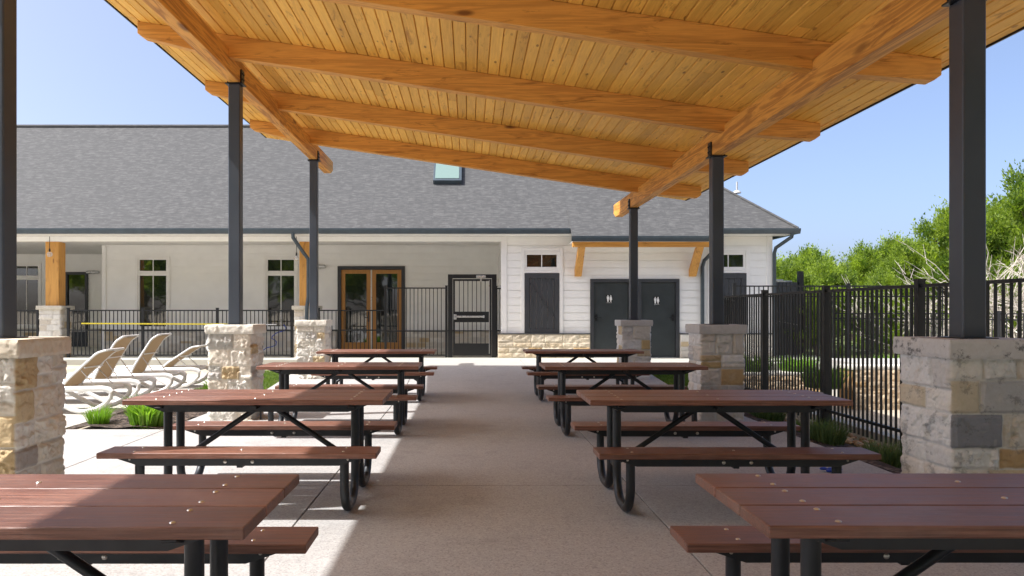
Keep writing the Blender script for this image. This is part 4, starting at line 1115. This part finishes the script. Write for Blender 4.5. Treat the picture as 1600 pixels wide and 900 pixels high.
# ------------------------------------------------------------------ trees
def juniper(seed, H, R, n_cl=190, per=75):
    r = random.Random(seed)
    tr = MB(); fol = MB(); ends = []
    tr.tube([(0, 0, -.2), (.05, .02, H*.3), (-.04, .05, H*.6), (0, 0, H*.92)], .1, 8, radii=[.14, .11, .07, .02])
    for k in range(26):
        z = H*r.uniform(.12, .85); a = r.random()*6.283; L = R*(1-(z/H)**1.6*.8)*r.uniform(.6, 1.05)
        p1 = (math.cos(a)*L*.5, math.sin(a)*L*.5, z+L*.18); p2 = (math.cos(a)*L, math.sin(a)*L, z+L*.5)
        tr.tube([(0, 0, z), p1, p2], .03, 5, radii=[.045, .028, .01]); ends.append((p1, p2))
    spires = []
    for k in range(9):
        a = r.random()*6.283; q = R*.75*math.sqrt(r.random()); zt = H*(.98-.38*(q/R)**1.5)
        for j in range(5): spires.append((Vector((math.cos(a)*q+r.gauss(0, .05), math.sin(a)*q+r.gauss(0, .05), zt-.25+j*.19)), .75-.13*j))
    for k in range(n_cl+len(spires)):
        if k >= n_cl: pass
        elif r.random() < .75:
            e = r.choice(ends); t = r.uniform(.3, 1.12)
            c = Vector(e[0]).lerp(Vector(e[1]), t)+Vector((r.gauss(0, .22), r.gauss(0, .22), r.gauss(.05, .2)))
        else:
            z = H*r.uniform(.35, 1.0); c = Vector((r.gauss(0, .25), r.gauss(0, .25), z))
        s = r.uniform(.6, 1.35)*R/2.2; tone = r.uniform(.0, 1)
        if k >= n_cl: c, s = spires[k-n_cl]
        ax = Vector((c.x*.35, c.y*.35, .9+r.uniform(-.2, .3))).normalized()
        for _ in range(per):
            d = Vector((r.gauss(0, 1), r.gauss(0, 1), r.gauss(0, 1))).normalized(); q = r.random()**.6
            p = c+(d*.24*s*q)+ax*abs(r.gauss(0, .20))*s
            v = (d*.6+ax*1.0+Vector((r.gauss(0, .3), r.gauss(0, .3), r.gauss(0, .3)))).normalized()
            L = r.uniform(.055, .12)*s; u = v.orthogonal().normalized()*L*r.uniform(.22, .36); u.rotate(Matrix.Rotation(r.random()*6.28, 3, v))
            g = max(0, min(1, tone+r.uniform(-.25, .25))); fol.cur = (g, g, g)
            fol.add([p-u, p+u, p+v*L], [(0, 1, 2)])
    return tr, fol
protos = []
def tree(kind, x, y, z, s, rz, lab, proto, zs=1):
    if isinstance(proto, tuple):
        tr, fo = proto
        t = thing('juniper_tree', (x, y, z), lab, 'tree', 'juniper trees beyond the fence'); tr.build('trunk', M['bark'], t); fo.build('crown', M['juniper'], t)
    else: t = dup(proto, (x, y, z), lab, rz)
    t.scale = (s, s, s*zs); t.rotation_euler = (0, 0, rz); return t

A = tree('j', 17.4, 23.5, -.2, 1.0, .3, 'tall juniper tree at the right edge rising above the fence', juniper(1, 5.6, 2.4, 420, 120))
B = tree('j', 27.0, 41.0, -.2, 1.0, 0, 'juniper tree left of the black post in the tree line', juniper(2, 5.1, 2.3, 300, 110))
C_ = tree('j', 21.5, 41.5, -.2, .95, 1.2, 'low rounded juniper tree in the middle of the tree line', juniper(3, 4.9, 2.5, 300, 110))
spots = [ # x, y, scale, proto, zscale, label
 (15.5, 24.5, .85, B, 1.05, 'juniper tree showing just right of the black post'),
 (19.6, 26.0, 1.05, C_, 1.1, 'bushy juniper tree at the right edge behind the tallest one'),
 (17.3, 41.0, .95, B, .85, 'juniper tree next to the right end of the pool house'),
 (19.3, 43.0, 1.0, C_, .95, 'second juniper tree right of the pool house'),
 (23.4, 42.0, 1.0, B, 1.02, 'upright juniper tree in the middle of the tree line'),
 (25.2, 43.5, 1.0, C_, 1.0, 'juniper tree behind the middle of the tree line'),
 (24.3, 37.0, .85, A, .75, 'spiky topped juniper tree in the tree line'),
 (28.8, 42.0, 1.0, C_, 1.0, 'broad juniper tree left of the black post'),
 (26.2, 34.0, .85, B, .85, 'juniper tree before the tree line near the black post'),
 (23.0, 33.5, .75, C_, .75, 'short juniper tree before the middle of the tree line'),
 (19.8, 32.5, .72, C_, .72, 'short juniper tree before the tree line beyond the enclosure'),
 (16.6, 33.0, .68, B, .7, 'short juniper tree just beyond the service enclosure'),
 (21.5, 29.0, .85, A, .9, 'juniper tree framing the left side of the black post'),
 (31.5, 41.0, 1.1, A, 1.1, 'tall juniper tree behind the black post'),
 (34.0, 38.0, 1.1, B, 1.2, 'juniper tree far behind the right edge'),
 (24.5, 26.0, 1.05, B, 1.2, 'juniper tree off the right edge of the fence'),
 (14.2, 36.0, .8, C_, .8, 'juniper tree hidden mostly by the pool house end'),
 ]
for i, (x, y, s, p, zs, lab) in enumerate(spots): tree('j', x, y, -.2, s, i*1.7, lab, p, zs)
# trees behind the camera, seen mirrored in the windows
rt = ['far left', 'left of the left porch window', 'left porch window', 'gap between the porch windows', 'second porch window', 'middle porch column', 'left glazed door', 'right glazed door', 'porch gate', 'left transom window', 'restroom doors', 'right transom window', 'far right']
for i, w in enumerate(rt):
    t = tree('j', -30+i*4.6, -13-3*(i % 2), -.4, 2.0+.25*(i % 3), i*2.1, 'large juniper tree behind the camera, mirrored toward the '+w, (A, B, C_)[i % 3]); t['group'] = 'juniper trees behind the camera'
for i, (x, y, sc_) in enumerate(((9.6, 22.5, .5), (11.0, 23.6, .55), (12.4, 22.6, .5), (13.6, 24.0, .6), (10.2, 26.0, .6), (12.0, 27.0, .65), (15.2, 21.6, .45), (9.2, 20.2, .32), (11.6, 20.8, .36))):
    tree('j', x, y, -.2, sc_, i*1.3, ['low juniper bush behind the enclosure', 'low juniper bush seen through the fence, right of the enclosure', 'low juniper bush behind the middle of the tall fence', 'low juniper bush before the tall right juniper', 'low juniper bush far behind the enclosure', 'low juniper bush far behind the raised terrace', 'low juniper bush behind the heap of branches', 'smallest juniper bush at the corner of the enclosure', 'small juniper bush beyond the raised terrace'][i], (A, B, C_)[i % 3])
# far wooded rise
b = MB(); r = random.Random(12); vs = []; n = 60
for i in range(n+1):
    a = math.radians(-75+150*i/n); R = 150
    for j, (rr, hh) in enumerate(((150, -1), (165, 2.6), (200, 3.4), (260, 1))):
        vs.append((math.sin(a)*rr, math.cos(a)*rr, hh+(1.3*noise.noise(Vector((a*9, j, 0))) if j else 0)))
b.add(vs, [(i*4+j, (i+1)*4+j, (i+1)*4+j+1, i*4+j+1) for i in range(n) for j in range(3)], True)
b.cur = (.3, .3, .3); hl = struct('hills', b, M['sedge'])
# heap of dead branches beyond the fence
def brush(x, y, z, n, L, lab, seed):
    r = random.Random(seed); b = MB()
    for _ in range(n):
        p = Vector((r.gauss(0, .9), r.gauss(0, .6), abs(r.gauss(.35, .4)))); d = Vector((r.uniform(-1, .6), r.gauss(0, .4), r.uniform(-.05, .75))).normalized(); l = L*r.uniform(.5, 1.2)
        m = p+d*l*.5+Vector((r.gauss(0, .08), r.gauss(0, .08), r.gauss(0, .08))); e = p+d*l
        b.tube([p, m, e], .02, 5, radii=[.018, .011, .003])
        for k in range(5):
            q = p.lerp(e, r.uniform(.3, .95)); dd = (d+Vector((r.gauss(0, .5), r.gauss(0, .5), r.gauss(0, .5)))).normalized(); b.tube([q, q+dd*r.uniform(.2, .6)], .008, 4, radii=[.009, .003])
    o = b.build('brush_heap', M['deadwood']); o.location = (x, y, z); tag(o, lab, 'brush heap')
brush(13.4, 19.3, -.1, 130, 2.0, 'heap of bare pale branches behind the fence at the right edge', 3)
brush(12.4, 20.5, .1, 60, 1.7, 'heap of bare pale branches left of the large black post', 4)
brush(15.2, 20.5, 1.2, 80, 2.0, 'bare pale branches sticking out of the tall juniper at right', 5)
